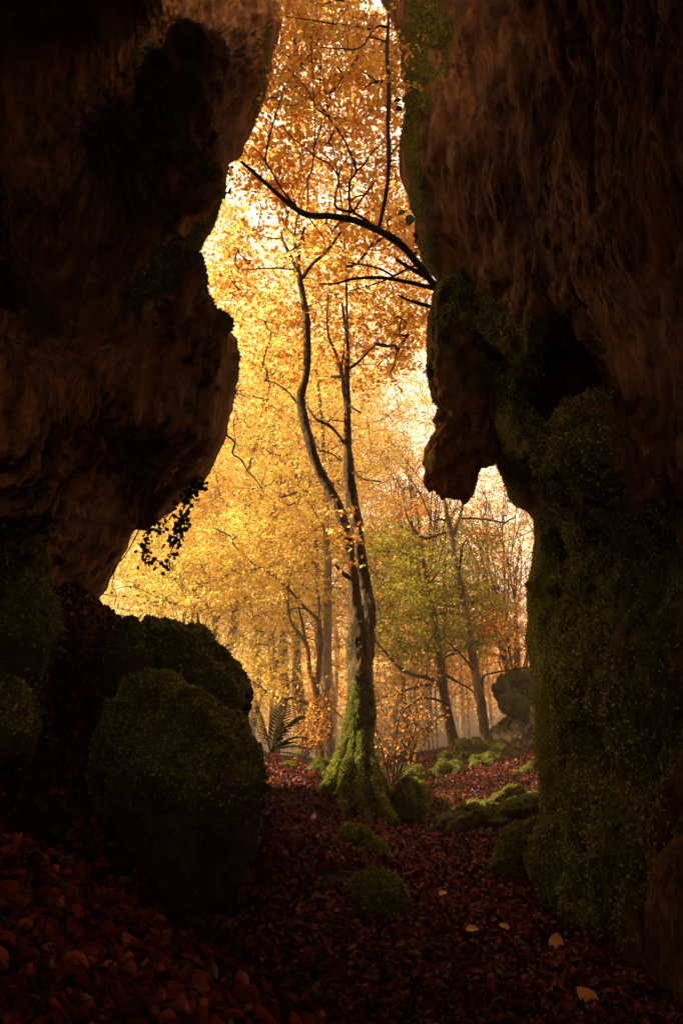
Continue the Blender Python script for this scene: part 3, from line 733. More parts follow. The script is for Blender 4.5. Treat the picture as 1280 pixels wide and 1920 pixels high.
# --- big twin-stemmed beech in the middle
def flare(s, th):
    return 0.0 * s * th
main = tree('beech_tree', 'tall beech with mossy flared foot and twin bent stems, centre of the cave mouth', 'tree',
    [[(660, 1520, 8.0, 98), (661, 1480, 8.0, 88), (664, 1440, 8.0, 74), (669, 1400, 8.0, 61), (676, 1350, 8.0, 53), (677, 1300, 8.0, 48), (675, 1240, 8.0, 45), (672, 1190, 8.0, 40), (668, 1150, 8.0, 28), (663, 1100, 8.0, 24), (657, 1050, 8.0, 23), (648, 1005, 8.0, 22), (637, 960, 8.0, 21), (622, 925, 8.0, 20), (602, 890, 8.0, 19), (585, 845, 8.0, 18), (572, 795, 8.05, 17), (564, 745, 8.1, 16), (573, 705, 8.1, 14), (576, 650, 8.1, 14), (573, 590, 8.1, 13), (567, 550, 8.1, 12), (561, 518, 8.1, 11), (559, 490, 8.1, 8), (563, 455, 8.1, 6), (571, 425, 8.1, 4)],
     [(680, 1230, 8.15, 40), (686, 1180, 8.2, 32), (690, 1140, 8.25, 27), (685, 1105, 8.3, 24), (677, 1060, 8.3, 24), (670, 1000, 8.3, 25), (662, 950, 8.3, 24), (655, 890, 8.3, 21), (651, 820, 8.35, 16), (651, 760, 8.4, 13), (650, 700, 8.4, 10), (652, 655, 8.4, 7), (646, 605, 8.4, 5), (640, 560, 8.4, 4)]],
    [[(561, 517, 8.1, 9), (545, 480, 8.1, 7), (530, 450, 8.2, 5), (527, 430, 8.2, 3)],
     [(566, 522, 8.1, 9), (585, 495, 8.0, 7), (610, 473, 7.9, 6), (632, 445, 7.8, 5), (652, 412, 7.7, 4), (655, 360, 7.6, 3)],
     [(552, 505, 8.1, 4), (525, 503, 8.2, 3), (490, 503, 8.3, 3), (455, 506, 8.4, 2)],
     [(653, 692, 8.4, 6), (670, 680, 8.3, 5), (685, 665, 8.3, 4), (705, 645, 8.2, 3)],
     [(650, 780, 8.4, 8), (640, 700, 8.4, 7), (628, 660, 8.4, 6), (614, 620, 8.4, 4), (615, 550, 8.3, 3)],
     [(655, 760, 8.2, 5), (666, 768, 8.1, 4), (676, 774, 8.0, 3)],
     [(662, 886, 8.2, 5), (680, 898, 8.1, 4), (712, 903, 7.9, 3)],
     [(652, 1082, 8.0, 9), (640, 1072, 7.9, 7), (628, 1058, 7.8, 5)],
     [(596, 845, 8.1, 3), (620, 850, 8.2, 3), (640, 865, 8.2, 2)],
     [(645, 830, 8.3, 7), (620, 800, 8.3, 6), (592, 785, 8.3, 5), (575, 760, 8.4, 3)],
     [(560, 760, 8.1, 4), (540, 735, 8.2, 4), (515, 718, 8.3, 3), (495, 713, 8.3, 2)],
     [(652, 690, 8.4, 5), (648, 500, 8.3, 4), (640, 380, 8.1, 3), (620, 250, 7.8, 3), (600, 100, 7.5, 2)]],
    [(610, 60, 7.6, 190, 190, 1.1, 210), (620, -260, 7.4, 170, 170, 1.3, 90), (520, 250, 8.2, 110, 150, 1.2, 110), (690, 230, 7.8, 90, 190, 1.0, 100), (560, 420, 8.6, 160, 110, 1.2, 80), (690, 520, 8.6, 120, 150, 1.2, 75), (600, 640, 9.0, 110, 120, 1., 45), (470, 620, 9.0, 70, 160, 1., 40),
     (655, 975, 7.85, 16, 60, .12, 2), (650, 1030, 7.8, 22, 50, .2, 3), (740, 420, 8.8, 60, 90, .8, 45), (720, 640, 9.2, 70, 90, .9, 30), (425, 480, 9., 50, 90, .8, 40), (775, 620, 9.4, 45, 100, .8, 38)],
    M_bark, L_gold, per=34, R=.34, size=.072, detail=1, seed=3, moss_top=P(0, 1220, 8)[2], n=48, rough=.26, r_tip=.003)
# roots
root_paths = [[(668, 1360, 7.98, 10), (650, 1395, 7.87, 16), (640, 1425, 7.75, 26), (622, 1462, 7.65, 28), (604, 1488, 7.55, 22), (592, 1503, 7.4, 12)], [(672, 1350, 7.95, 12), (660, 1400, 7.78, 18), (654, 1440, 7.6, 28), (648, 1480, 7.5, 30), (645, 1508, 7.35, 24), (640, 1530, 7.2, 12)], [(676, 1345, 7.95, 12), (676, 1395, 7.78, 18), (674, 1440, 7.6, 28), (676, 1490, 7.45, 30), (686, 1528, 7.3, 22), (695, 1548, 7.2, 12)],
              [(680, 1350, 7.98, 12), (689, 1395, 7.84, 16), (697, 1440, 7.65, 28), (708, 1485, 7.5, 28), (726, 1520, 7.35, 22), (742, 1545, 7.2, 12)], [(680, 1380, 8.0, 14), (690, 1415, 8.0, 22), (708, 1460, 8.0, 26), (728, 1500, 8.0, 14)], [(640, 1420, 8.1, 26), (622, 1452, 8.2, 24), (604, 1464, 8.4, 12)]]
for i, rp in enumerate(root_paths):
    p, r, V, F = stem_tube(rp, 24, .45, 70 + i, 8)
    rt = mesh_np('root', V, F, M_bark, main, smooth=True, attr={'moss': np.full(len(V), .75)})
    tufts('moss', V, F[0], np.ones(len(V)), 3500, rt, (.012, .034), -1)
trk = [c for c in main.children if c.name.startswith('trunk')][0]
co = np.empty(len(trk.data.vertices) * 3, np.float32); trk.data.vertices.foreach_get('co', co); co = co.reshape(-1, 3) + np.array(main.location)
fq = np.array([tuple(p.vertices) for p in trk.data.polygons if len(p.vertices) == 4])
mw = np.empty(len(co), np.float32); trk.data.attributes['moss'].data.foreach_get('value', mw)
tufts('moss', co.astype(float), fq, np.clip(mw - .3, 0, 1) * (1 - .75 * sstep(3.0, 5.0, co[:, 2])) + .02, 20000, trk, (.012, .034), -1)

# --- straight pale tree behind
tree('beech_tree', 'straight pale grey beech just left of the twin-stemmed tree', 'tree',
    [[(617, 1440, 14, 34), (616, 1415, 14, 27), (614, 1370, 14, 22), (613, 1330, 14, 20), (612, 1250, 14, 18.5), (614, 1180, 14, 17), (614, 1120, 14, 15), (615, 1060, 14, 13), (612, 1000, 14, 12), (611, 920, 14, 10), (606, 840, 14, 8), (600, 760, 14, 6), (592, 680, 14, 4)]],
    [[(611, 1000, 14, 4), (590, 960, 13.8, 3), (570, 930, 13.6, 2)], [(618, 1110, 14, 3), (640, 1070, 14, 2.5), (650, 1040, 14, 2)]],
    [(590, 800, 14, 130, 170, 1.8, 110), (520, 950, 13.6, 90, 90, 1.5, 60), (610, 1050, 14.4, 60, 130, 1.2, 35)],
    M_pale, L_yellow, per=60, R=.42, size=.072, detail=0, seed=13, r_tip=.0045)
tree('beech_tree', 'forked dark beech whose long limb arches to the left, behind the big fern', 'tree',
    [[(603, 1425, 13, 12), (601, 1390, 13, 12), (598, 1345, 13, 13), (594, 1300, 13, 14), (588, 1280, 13, 11), (580, 1255, 13, 8), (576, 1215, 13, 8), (562, 1190, 13, 7), (547, 1170, 13, 5), (541, 1145, 13, 5), (540, 1115, 13, 4), (543, 1085, 13, 3)],
     [(594, 1290, 13, 11), (597, 1250, 13, 9), (601, 1215, 13, 9), (599, 1180, 13, 8), (594, 1160, 13, 6), (570, 1138, 12.8, 6), (542, 1106, 12.6, 5.5), (505, 1073, 12.4, 5), (478, 1060, 12.2, 4), (455, 1038, 12, 3.5), (438, 1022, 11.9, 3), (432, 1006, 11.8, 3), (400, 990, 11.6, 2)]],
    [[(574, 1212, 13, 5), (567, 1170, 13, 5), (560, 1140, 13, 3.5), (562, 1110, 13, 2.5)], [(592, 1333, 13, 8), (572, 1317, 12.8, 7), (548, 1309, 12.6, 6), (530, 1312, 12.4, 5), (505, 1300, 12.2, 4), (488, 1288, 12, 3), (472, 1278, 11.9, 2)],
     [(482, 1066, 12.3, 4), (456, 1073, 12.2, 3), (420, 1080, 12, 2.5), (375, 1100, 11.8, 2), (340, 1115, 11.6, 1.5)], [(541, 1145, 13, 3), (555, 1140, 13, 2.5), (572, 1142, 13, 2)],
     [(530, 1312, 12.4, 3), (545, 1280, 12.4, 2.5), (570, 1262, 12.5, 2)], [(597, 1165, 13, 5), (598, 1130, 13.2, 4), (592, 1080, 13.4, 3)]],
    [(470, 1030, 12.2, 110, 60, 1.2, 55), (380, 1090, 11.8, 80, 60, 1.2, 45), (550, 1080, 13.2, 70, 60, 1.2, 30), (500, 1270, 12.4, 60, 50, 1., 22)],
    M_bark, L_yellow, per=60, R=.4, size=.068, detail=0, seed=23, r_tip=.004)
tree('beech_tree', 'small yellow beech with upswept forks rising behind the boulders on the left', 'tree',
    [[(392, 1260, 15, 13), (397, 1210, 15, 14), (403, 1170, 15, 13), (412, 1145, 15, 10), (420, 1105, 15, 8), (426, 1075, 15, 6), (430, 1030, 15, 4)]],
    [[(401, 1175, 15, 7), (396, 1140, 15, 5), (390, 1115, 15, 4), (375, 1095, 15, 3)], [(410, 1150, 15, 4), (440, 1140, 15, 3), (470, 1120, 14.8, 2)], [(398, 1160, 15, 4), (386, 1130, 14.8, 3), (372, 1110, 14.7, 2)]],
    [(400, 1030, 15, 120, 90, 1.6, 90), (300, 1090, 14.5, 90, 60, 1.4, 55), (450, 1150, 15, 70, 70, 1.4, 35)],
    M_pale, L_yellow, per=60, R=.45, size=.07, detail=0, seed=33, r_tip=.004)
tree('beech_tree', 'slender trunk behind the round mossy boulder, left one of two', 'tree',
    [[(340, 1215, 16, 6), (345, 1160, 16, 6), (349, 1120, 16, 5), (352, 1060, 16, 3)]], [], [(330, 1020, 16.5, 70, 60, 1.4, 35)], M_pale, L_yellow, per=50, R=.45, size=.07, detail=0, seed=35)
tree('beech_tree', 'slender trunk behind the round mossy boulder, right one of two', 'tree',
    [[(352, 1215, 17, 6), (358, 1175, 17, 6), (366, 1130, 17, 5), (374, 1070, 17, 3)]], [], [(380, 960, 17.5, 80, 60, 1.4, 40)], M_pale, L_gold, per=50, R=.45, size=.07, detail=0, seed=36)
t = thing('dead_stump', P(374, 1200, 12), 'broken dark dead stump poking up behind the boulder', 'dead tree')
for i, s in enumerate([[(374, 1220, 12, 7), (374, 1185, 12, 7), (371, 1160, 12, 5), (371, 1150, 12, 3)], [(373, 1195, 12, 5), (362, 1178, 12, 4), (352, 1165, 12, 3)], [(375, 1200, 12, 5), (382, 1180, 12, 4), (388, 1160, 12, 2)]]):
    p, r, V, F = stem_tube(s, 7, .25, 300 + i, 5); mesh_np('trunk' if i == 0 else 'branch', V, F, M_dark, t, smooth=True)
tree('beech_tree', 'thin multi-forked young beech between the fern and the arching limb', 'tree',
    [[(505, 1420, 19, 6), (508, 1340, 19, 7), (512, 1280, 19, 7), (516, 1250, 19, 6), (512, 1210, 19, 4), (511, 1180, 19, 3)], [(514, 1265, 19, 5), (522, 1238, 19, 4.5), (535, 1213, 19, 3)], [(512, 1285, 19, 4), (505, 1240, 19, 3), (503, 1190, 19, 2)]],
    [], [(500, 1190, 19, 70, 60, 1.5, 50), (480, 1290, 19, 60, 50, 1.5, 35)], M_pale, L_yellow, per=50, R=.5, size=.075, detail=0, seed=43)
tree('beech_tree', 'green-leaved leaning tree with long drooping left limbs on the mossy hump', 'tree',
    [[(856, 1415, 12, 26), (850, 1392, 12, 21), (842, 1355, 12, 18), (835, 1315, 12, 17), (828, 1278, 12, 16), (823, 1235, 12, 14), (817, 1180, 12, 13), (808, 1135, 12, 11), (802, 1100, 12, 9), (795, 1060, 12, 6), (790, 1020, 12, 4)]],
    [[(824, 1285, 12, 9), (803, 1271, 11.9, 8), (778, 1267, 11.7, 7), (752, 1255, 11.5, 6), (730, 1232, 11.3, 5), (702, 1200, 11.1, 4)], [(822, 1286, 11.9, 6), (795, 1285, 11.8, 5), (765, 1293, 11.6, 4), (746, 1303, 11.5, 3), (715, 1308, 11.3, 2)],
     [(828, 1316, 12, 5), (808, 1310, 11.8, 4.5), (786, 1312, 11.6, 4), (766, 1325, 11.4, 3.5), (754, 1340, 11.3, 3), (766, 1353, 11.2, 2)], [(836, 1267, 12, 7), (856, 1278, 11.9, 5), (885, 1296, 11.8, 3), (890, 1312, 11.7, 2)],
     [(833, 1275, 12, 4), (830, 1235, 11.9, 4), (808, 1222, 11.8, 3.5), (780, 1215, 11.6, 3), (745, 1200, 11.4, 2)], [(806, 1125, 12, 5), (785, 1122, 11.9, 4), (750, 1130, 11.8, 3), (725, 1140, 11.7, 2)], [(816, 1157, 12, 5), (830, 1150, 11.9, 4), (860, 1152, 11.8, 2)],
     [(835, 1340, 12, 4), (822, 1345, 11.9, 3), (812, 1340, 11.9, 2)], [(803, 1105, 12, 5), (812, 1085, 12, 4), (830, 1060, 12, 2)]],
    [(770, 1090, 12, 90, 80, 1.5, 85), (760, 1190, 11.8, 75, 60, 1.3, 45), (850, 1170, 12.3, 70, 60, 1.3, 40), (880, 1060, 12.5, 60, 90, 1.3, 50), (720, 1020, 12.3, 60, 60, 1.2, 30), (900, 1160, 12.6, 60, 70, 1.2, 40)],
    M_bark, L_green, per=62, R=.4, size=.062, detail=0, seed=53, r_tip=.004)
tree('beech_tree', 'mottled pale beech leaning left beside the limestone outcrop, crooked bare top branches', 'tree',
    [[(914, 1400, 11.6, 26), (909, 1375, 11.6, 20), (903, 1335, 11.6, 18), (897, 1290, 11.6, 18), (888, 1240, 11.6, 17), (880, 1190, 11.6, 16), (875, 1155, 11.6, 14), (866, 1115, 11.6, 13), (858, 1075, 11.6, 13), (850, 1035, 11.6, 12), (845, 1000, 11.6, 11), (838, 970, 11.6, 9), (832, 935, 11.6, 7), (826, 900, 11.6, 5)],
     [(848, 1015, 11.6, 8), (855, 990, 11.6, 7), (863, 965, 11.6, 6), (868, 940, 11.6, 5), (872, 910, 11.6, 4)]],
    [[(859, 1075, 11.6, 6), (864, 1045, 11.5, 5), (867, 1022, 11.5, 4), (875, 1011, 11.5, 3)], [(864, 972, 11.6, 4), (900, 973, 11.5, 4), (928, 977, 11.4, 4), (947, 980, 11.4, 3.5), (955, 974, 11.4, 2.5), (966, 971, 11.4, 2)], [(905, 972, 11.5, 2.5), (911, 955, 11.5, 2), (911, 935, 11.5, 2), (902, 918, 11.5, 1.5)],
     [(936, 978, 11.4, 2.5), (941, 1000, 11.4, 2), (944, 1035, 11.4, 1.5)], [(834, 998, 11.5, 5), (815, 1005, 11.4, 5), (795, 1009, 11.3, 5), (780, 997, 11.2, 4), (764, 972, 11.1, 3), (758, 950, 11, 2)],
     [(836, 976, 11.5, 5), (823, 973, 11.4, 4), (811, 977, 11.3, 3.5), (800, 955, 11.2, 3), (785, 922, 11.1, 2.5), (765, 890, 11, 2)], [(902, 1300, 11.6, 6), (906, 1270, 11.5, 4), (925, 1262, 11.4, 3.5), (960, 1256, 11.3, 3), (990, 1252, 11.2, 2)],
     [(893, 1265, 11.6, 5), (875, 1240, 11.5, 4), (850, 1215, 11.4, 3), (835, 1200, 11.3, 2)], [(947, 980, 11.4, 2), (941, 968, 11.4, 2), (950, 966, 11.4, 1.5)]],
    [(900, 1020, 12.4, 40, 60, .8, 10), (950, 1200, 12, 50, 60, 1., 22), (780, 960, 12, 60, 50, 1., 14)],
    M_pale, L_orange, per=45, R=.4, size=.065, detail=0, seed=63, r_tip=.004, crown_bark=M_dark)
for i, (x, w) in enumerate([(795, 3.2), (804, 4), (811, 5), (820, 4)]):
    tree('slender_tree', ['thin pale sapling leaning left, leftmost of the far slender trunks right of the beech', 'dark thin trunk second from left among the far slender trunks', 'brightest pale trunk among the far slender trunks above the mossy rocks', 'rightmost of the far slender trunks above the mossy rocks'][i], 'tree',
        [[(x + 4, 1450, 22 + i * .6, w + 1), (x, 1400, 22 + i * .6, w), (x - 3, 1350, 22 + i * .6, w * .9), (x - 5, 1250, 22 + i * .6, w * .7), (x - 8, 1150, 22 + i * .6, w * .4)]], [], [(x - 5, 1200 + 20 * i, 22.5, 60, 70, 1.5, 18)], [M_pale, M_bark, M_pale, M_pale][i], L_orange, per=50, R=.5, size=.085, detail=0, seed=80 + i, n=8, group='slender far trunks')

# bare shrub and rust-coloured open tree
def twiggy(name, label, cat, base, n, spread, hgt, leafm, per, seed, r0=.012, lean=0, group=None, size=.05):
    t = thing(name, base, label, cat, group); r_ = np.random.default_rng(seed); parts = []; tips = []
    for i in range(n):
        d = unit(np.array([r_.normal(lean, spread), r_.normal(0, spread), 1.0])); L = hgt * r_.uniform(.6, 1.1)
        k = np.linspace(0, 1, 8)[:, None]
        p = base + d * L * k + np.array([r_.normal(0, .12), r_.normal(0, .12), 0]) * L * k ** 2 + np.cumsum(r_.normal(0, .012 * hgt, (8, 3)), 0) * k
        parts.append(tube(p, r0 * (1 - k[:, 0] * .8), 5))
        for j in range(9):
            a = int(r_.integers(2, 7)); dd = unit(unit(p[a + 1 if a < 7 else 7] - p[a - 1]) + r_.normal(0, .55, 3)); l2 = L * r_.uniform(.15, .38)
            q = p[a] + dd * l2 * np.linspace(0, 1, 5)[:, None] + np.cumsum(r_.normal(0, .006 * hgt, (5, 3)), 0)
            parts.append(tube(q, r0 * .35 * np.linspace(1, .3, 5), 3)); tips.append(q[-1]); tips.append(q[2])
            for m in range(3):
                b = int(r_.integers(1, 5)); d3 = unit(dd + r_.normal(0, .6, 3)); q2 = q[b] + d3 * l2 * .45 * np.linspace(0, 1, 3)[:, None]
                parts.append(tube(q2, r0 * .2 * np.linspace(1, .4, 3), 3)); tips.append(q2[-1])
    V, F = merge(parts); mesh_np('stems', V, F, M_dark, t)
    if per:
        T = np.array(tips); T = np.repeat(T, per, 0); T = T + rng.normal(0, .05 * hgt / 2, T.shape)
        lf = leaves_mesh(T, rng.normal(0, 1, T.shape), rng.normal(0, 1, T.shape), size * rng.uniform(.6, 1.2, len(T)), .65, 0)
        mesh_np('foliage', lf[0], lf[1], leafm, t)
    return t
twiggy('shrub', 'nearly bare twiggy shrub right of the big mossy trunk', 'shrub', P(735, 1485, 9.4), 14, .35, 1.5, L_orange, 1, 5, .012)
twiggy('shrub', 'orange-leaved low shrub between the pale trunk and the dark fern', 'shrub', P(570, 1435, 11), 10, .45, 1.3, L_orange, 3, 6, .01)
twiggy('shrub', 'sparse yellow shrub in the gap just right of the mossy trunk foot', 'shrub', P(770, 1455, 14), 12, .4, 2.0, L_gold, 4, 7, .012)
twiggy('open_tree', 'open twiggy tree with few rust-coloured leaves against the sky beside the right wall', 'tree', P(968, 1330, 17), 16, .16, 6.2, L_pink, 2, 8, .03, size=.08)
twiggy('open_tree', 'nearly leafless pale twiggy tree in the hazy gap left of the hanging rock', 'tree', P(800, 1150, 19), 16, .22, 7.0, L_pink, 1, 9, .03, size=.08)

# --- trees of the wood behind: three kinds, then copies
def wood_tree(name, H, crown, leafm, bark, seed, per=70, size=.085):
    r_ = np.random.default_rng(seed); t = thing(name, (0, 0, 0), 'x', 'tree')
    k = np.linspace(0, 1, 22)[:, None]
    bend = np.array([r_.normal(0, .6), r_.normal(0, .6), 0])
    p = np.array([0, 0, H * .92]) * k + bend * k ** 1.6 + np.concatenate([np.cumsum(r_.normal(0, .06, (22, 2)), 0), np.zeros((22, 1))], 1)
    V, F = tube(p, .10 * H / 12 * (1 - k[:, 0]) ** .8 + .012, 10, .12, seed)
    mesh_np('trunk', V, F, bark, t, smooth=True, attr={'moss': np.clip(.7 - V[:, 2] * .15, 0, .7)})
    n = crown
    u = unit(r_.normal(0, 1, (n, 3))) * r_.random((n, 1)) ** .45
    C = np.stack([u[:, 0] * H * .27, u[:, 1] * H * .27, H * .60 + u[:, 2] * H * .42], -1) + bend * .4
    C[:, :2] *= (1.15 - .45 * sstep(H * .5, H, C[:, 2]))[:, None]
    br, dirs = grow(list(p[5:]), None, C, seg=.8, r_tip=.0055, maxr=.07)
    tw, lf = foliage(C, dirs, per, H * .045, size, 0, tw_r=.003)
    crown_obj(t, br, tw, lf, M_dark, leafm)
    return t
kinds = [wood_tree('woodland_tree', 15, 330, L_yellow, M_pale, 101), wood_tree('woodland_tree', 18, 380, L_gold, M_bark, 102), wood_tree('woodland_tree', 13, 300, L_orange, M_pale, 103), wood_tree('woodland_tree', 16, 330, L_green, M_bark, 104)]
def copy_tree(src):
    r = src.copy(); COL.objects.link(r)
    for ch in list(src.children):
        c = ch.copy(); COL.objects.link(c); c.parent = r
    return r
# px, Y, kind, scale
spots = [(300, 20, 0, .85), (430, 18, 0, .95), (520, 21, 1, 1.0), (600, 18, 0, 1.0), (565, 22, 1, .95), (620, 25, 2, 1.2), (560, 29, 0, 1.2), (760, 24, 3, .62), (470, 25, 1, 1.15), (360, 27, 0, 1.05), (240, 26, 0, .9),
         (840, 23, 3, .52), (700, 31, 2, .8), (900, 27, 2, .5), (960, 21, 2, .42), (180, 19, 0, .7), (520, 37, 1, 1.3), (400, 36, 0, 1.3), (620, 38, 0, 1.3), (790, 34, 2, .62), (290, 36, 1, 1.2), (100, 15, 0, .9), (1090, 18, 1, .6), (880, 38, 2, .6)]
used = set()
wl = ['yellow tree close behind the round boulders, left of the upswept young beech', 'yellow tree rising behind the upswept young beech', 'golden tree between the dark fern and the arching limb', 'yellow tree directly behind the straight pale beech', 'golden tree just left of the straight pale beech, further back', 'orange tree seen between the pale beech and the big mossy trunk', 'large pale yellow tree far behind the forked dark beech',
      'olive tree behind the right side of the big mossy trunk', 'tall golden tree far behind the hanging dead twig', 'yellow tree far behind the trailing ivy strands', 'yellow tree at the lower left corner of the opening', 'small olive tree behind the green-leaved leaning tree', 'hazy orange tree above the bare shrub', 'small orange tree between the two leaning trees',
      'small orange tree beside the mossy outcrop on the right', 'low yellow tree mostly behind the lower left rock edge', 'hazy golden tree far behind the dark fern', 'hazy yellow tree far behind the upswept young beech', 'hazy yellow tree farthest behind the pale straight beech', 'hazy orange tree above the far slender trunks', 'hazy golden tree far beyond the boulders on the left',
      'yellow tree outside the cave, half hidden by the left rock wall', 'golden tree behind the right cave wall pillar', 'hazy orange tree far behind the pale leaning beech']
for i, (px, Y, k, s) in enumerate(spots):
    o = kinds[k] if k not in used else copy_tree(kinds[k]); used.add(k)
    x = float(P(px, 1300, Y)[0])
    o.location = (x, Y, float(gz(x, Y)) - .1); o.scale = (s, s, s * 1.0); o.rotation_euler.z = float(i * 2.1)
    tag(o, wl[i], 'tree', ['yellow', 'golden', 'orange', 'olive'][k] + ' trees of the wood beyond the cave')

# far wood: one mass of crowns
def far_wood():
    n = 900
    ang = rng.uniform(-.62, .62, n); Yd = rng.uniform(42, 80, n); x = Yd * np.tan(ang)
    h = rng.uniform(0, 1, n) ** .7 * (9 + 7 * vnoise(np.stack([x * .12, Yd * .05, x * 0], -1), 3))
    C = np.stack([x, Yd, gz(x, Yd) + 1 + h], -1)
    T = np.repeat(C, 130, 0) + rng.normal(0, 1.1, (n * 130, 3)) * np.array([1, 1, .75])
    lf = leaves_mesh(T, rng.normal(0, 1, T.shape), unit(rng.normal(0, .7, T.shape) + np.array([0, 0, 1])), .26 * rng.uniform(.6, 1.2, len(T)), .7, 0)
    parts = []
    for i in range(150):
        a = rng.uniform(-.6, .6); Y0 = rng.uniform(42, 75); x0 = Y0 * math.tan(a); z0 = float(gz(x0, Y0))
        parts.append(tube(np.array([[x0, Y0, z0], [x0 + rng.normal(0, .3), Y0, z0 + 6], [x0 + rng.normal(0, .6), Y0, z0 + 12]]), [.2, .15, .06], 6))
    Vb, Fb = merge(parts)
    V, F = merge([(Vb, Fb), lf]); mi = np.concatenate([(f[:, 0] >= len(Vb)).astype(int) for f in F])
    o = mesh_np('far_wood', V, F, [M_pale, L_gold], None, mi)
    tag(o, 'distant mass of golden woodland filling the gaps between the trunks', 'woodland', None, 'stuff')
far_wood()

# ------------------------------------------------------------------ overhanging bare limb from the right wall
ov = thing('overhanging_tree', P(822, 545, 6.75), 'dark crooked bare limbs growing out of the right rock face across the opening', 'tree')
OV = [[(822, 545, 6.8, 12), (785, 497, 6.6, 13), (750, 457, 6.5, 14), (710, 432, 6.4, 14), (665, 413, 6.4, 13), (620, 405, 6.3, 12), (575, 402, 6.3, 11), (540, 380, 6.3, 10), (500, 345, 6.3, 8), (470, 318, 6.3, 7), (452, 303, 6.3, 5)],
      [(709, 431, 6.4, 7), (718, 390, 6.35, 7), (726, 345, 6.3, 7.5), (729, 290, 6.25, 8), (727, 230, 6.2, 8), (729, 165, 6.1, 8), (725, 100, 6.0, 7.5), (728, 45, 5.9, 6), (726, 0, 5.85, 5), (722, -60, 5.8, 4)],
      [(822, 543, 6.8, 9), (780, 532, 6.7, 8), (735, 523, 6.6, 7), (700, 520, 6.5, 6), (660, 523, 6.5, 5), (630, 531, 6.4, 4), (598, 532, 6.4, 2)],
      [(820, 535, 6.8, 10), (790, 514, 6.7, 9), (765, 500, 6.6, 8), (742, 486, 6.5, 5)],
      [(778, 497, 6.6, 5), (755, 508, 6.5, 4), (735, 519, 6.5, 4), (700, 533, 6.5, 3), (655, 545, 6.4, 2)],
      [(738, 518, 6.5, 4), (715, 505, 6.5, 4), (690, 498, 6.5, 3), (653, 492, 6.4, 3)],
      [(822, 580, 6.8, 8), (795, 571, 6.7, 7), (765, 562, 6.6, 5), (745, 552, 6.5, 3)],
      [(703, 426, 6.4, 6), (680, 408, 6.4, 5.5), (662, 397, 6.3, 5), (655, 375, 6.3, 5), (656, 340, 6.2, 4.5), (667, 321, 6.2, 5), (660, 295, 6.1, 4.5), (645, 262, 6.1, 4), (618, 222, 6, 3.5), (594, 203, 6, 3), (585, 185, 6, 3), (570, 160, 5.9, 2.5), (540, 128, 5.9, 2), (515, 108, 5.8, 1.5)],
      [(660, 397, 6.35, 5), (632, 390, 6.3, 5), (628, 370, 6.3, 4), (634, 345, 6.2, 4), (633, 330, 6.2, 3.5), (618, 308, 6.2, 3), (590, 292, 6.1, 3), (570, 275, 6.1, 2.5), (545, 255, 6, 2), (530, 235, 6, 1.5)],
      [(587, 292, 6.1, 3), (591, 240, 6.1, 2.5), (588, 190, 6, 2.5), (586, 130, 6, 2), (582, 80, 5.9, 1.5)],
      [(588, 290, 6.1, 3), (585, 315, 6.15, 3), (577, 340, 6.2, 3), (577, 370, 6.2, 2.5), (575, 398, 6.3, 2)],
      [(556, 388, 6.3, 5), (540, 370, 6.25, 4.5), (522, 345, 6.2, 4), (508, 318, 6.2, 4), (498, 302, 6.2, 4), (501, 275, 6.1, 4), (508, 245, 6.1, 3.5), (520, 205, 6, 3), (533, 165, 6, 2), (545, 145, 5.9, 1.5)],
      [(497, 300, 6.2, 3), (485, 285, 6.1, 2), (470, 272, 6.1, 1.5)], [(666, 322, 6.2, 4), (682, 308, 6.2, 3.5), (692, 292, 6.1, 3), (708, 275, 6.1, 2.5), (722, 263, 6, 2)],
      [(634, 332, 6.2, 3), (640, 312, 6.2, 3), (654, 293, 6.1, 2)], [(662, 396, 6.3, 4), (680, 370, 6.2, 4), (695, 350, 6.2, 3.5), (704, 338, 6.1, 2.5)],
      [(662, 393, 6.3, 2.5), (675, 390, 6.2, 2), (692, 388, 6.2, 1.5)],
      [(725, 50, 5.95, 5), (712, 48, 5.9, 4), (695, 54, 5.9, 4), (660, 48, 5.9, 3.5), (620, 43, 5.8, 3), (585, 37, 5.8, 2.5), (535, 30, 5.8, 1.5)],
      [(700, 55, 5.9, 3.5), (690, 70, 5.9, 3.5), (678, 86, 5.9, 3), (662, 92, 5.8, 3), (635, 90, 5.8, 2.5), (600, 88, 5.8, 1.5)],
      [(722, 78, 6, 4), (708, 72, 5.95, 3), (690, 68, 5.9, 2)], [(729, 153, 6.1, 6), (715, 152, 6.05, 5), (700, 154, 6, 4), (682, 164, 6, 2)], [(706, 152, 6, 3), (690, 140, 6, 3), (676, 130, 5.9, 2)],
      [(652, 2, 5.8, 2), (630, 0, 5.8, 3), (605, 8, 5.8, 2)], [(576, 404, 6.3, 3), (595, 430, 6.3, 2.5), (607, 450, 6.3, 2), (610, 470, 6.4, 1.5)], [(729, 300, 6.2, 3), (738, 280, 6.2, 3), (748, 272, 6.2, 2)], [(729, 310, 6.2, 3), (742, 313, 6.2, 2.5), (752, 310, 6.2, 2)]]
nod = []
for i, s in enumerate(OV):
    p, r, V, F = stem_tube(s, 9 if s[0][3] > 6 else 6, .14, 400 + i, 7)
    mesh_np('branch', V, F, M_dark, ov, smooth=True); nod += list(p[2:])
C = px_cloud([(620, 30, 5.9, 110, 60, .5, 34), (560, 170, 6.1, 60, 60, .4, 12), (735, 130, 6.1, 22, 70, .3, 10)])
br, dirs = grow(nod, None, C, r_tip=.0022, seg=.2)
tw, lf = foliage(C, dirs, 22, .22, .058, 1)
crown_obj(ov, br, tw, lf, M_dark, L_gold)

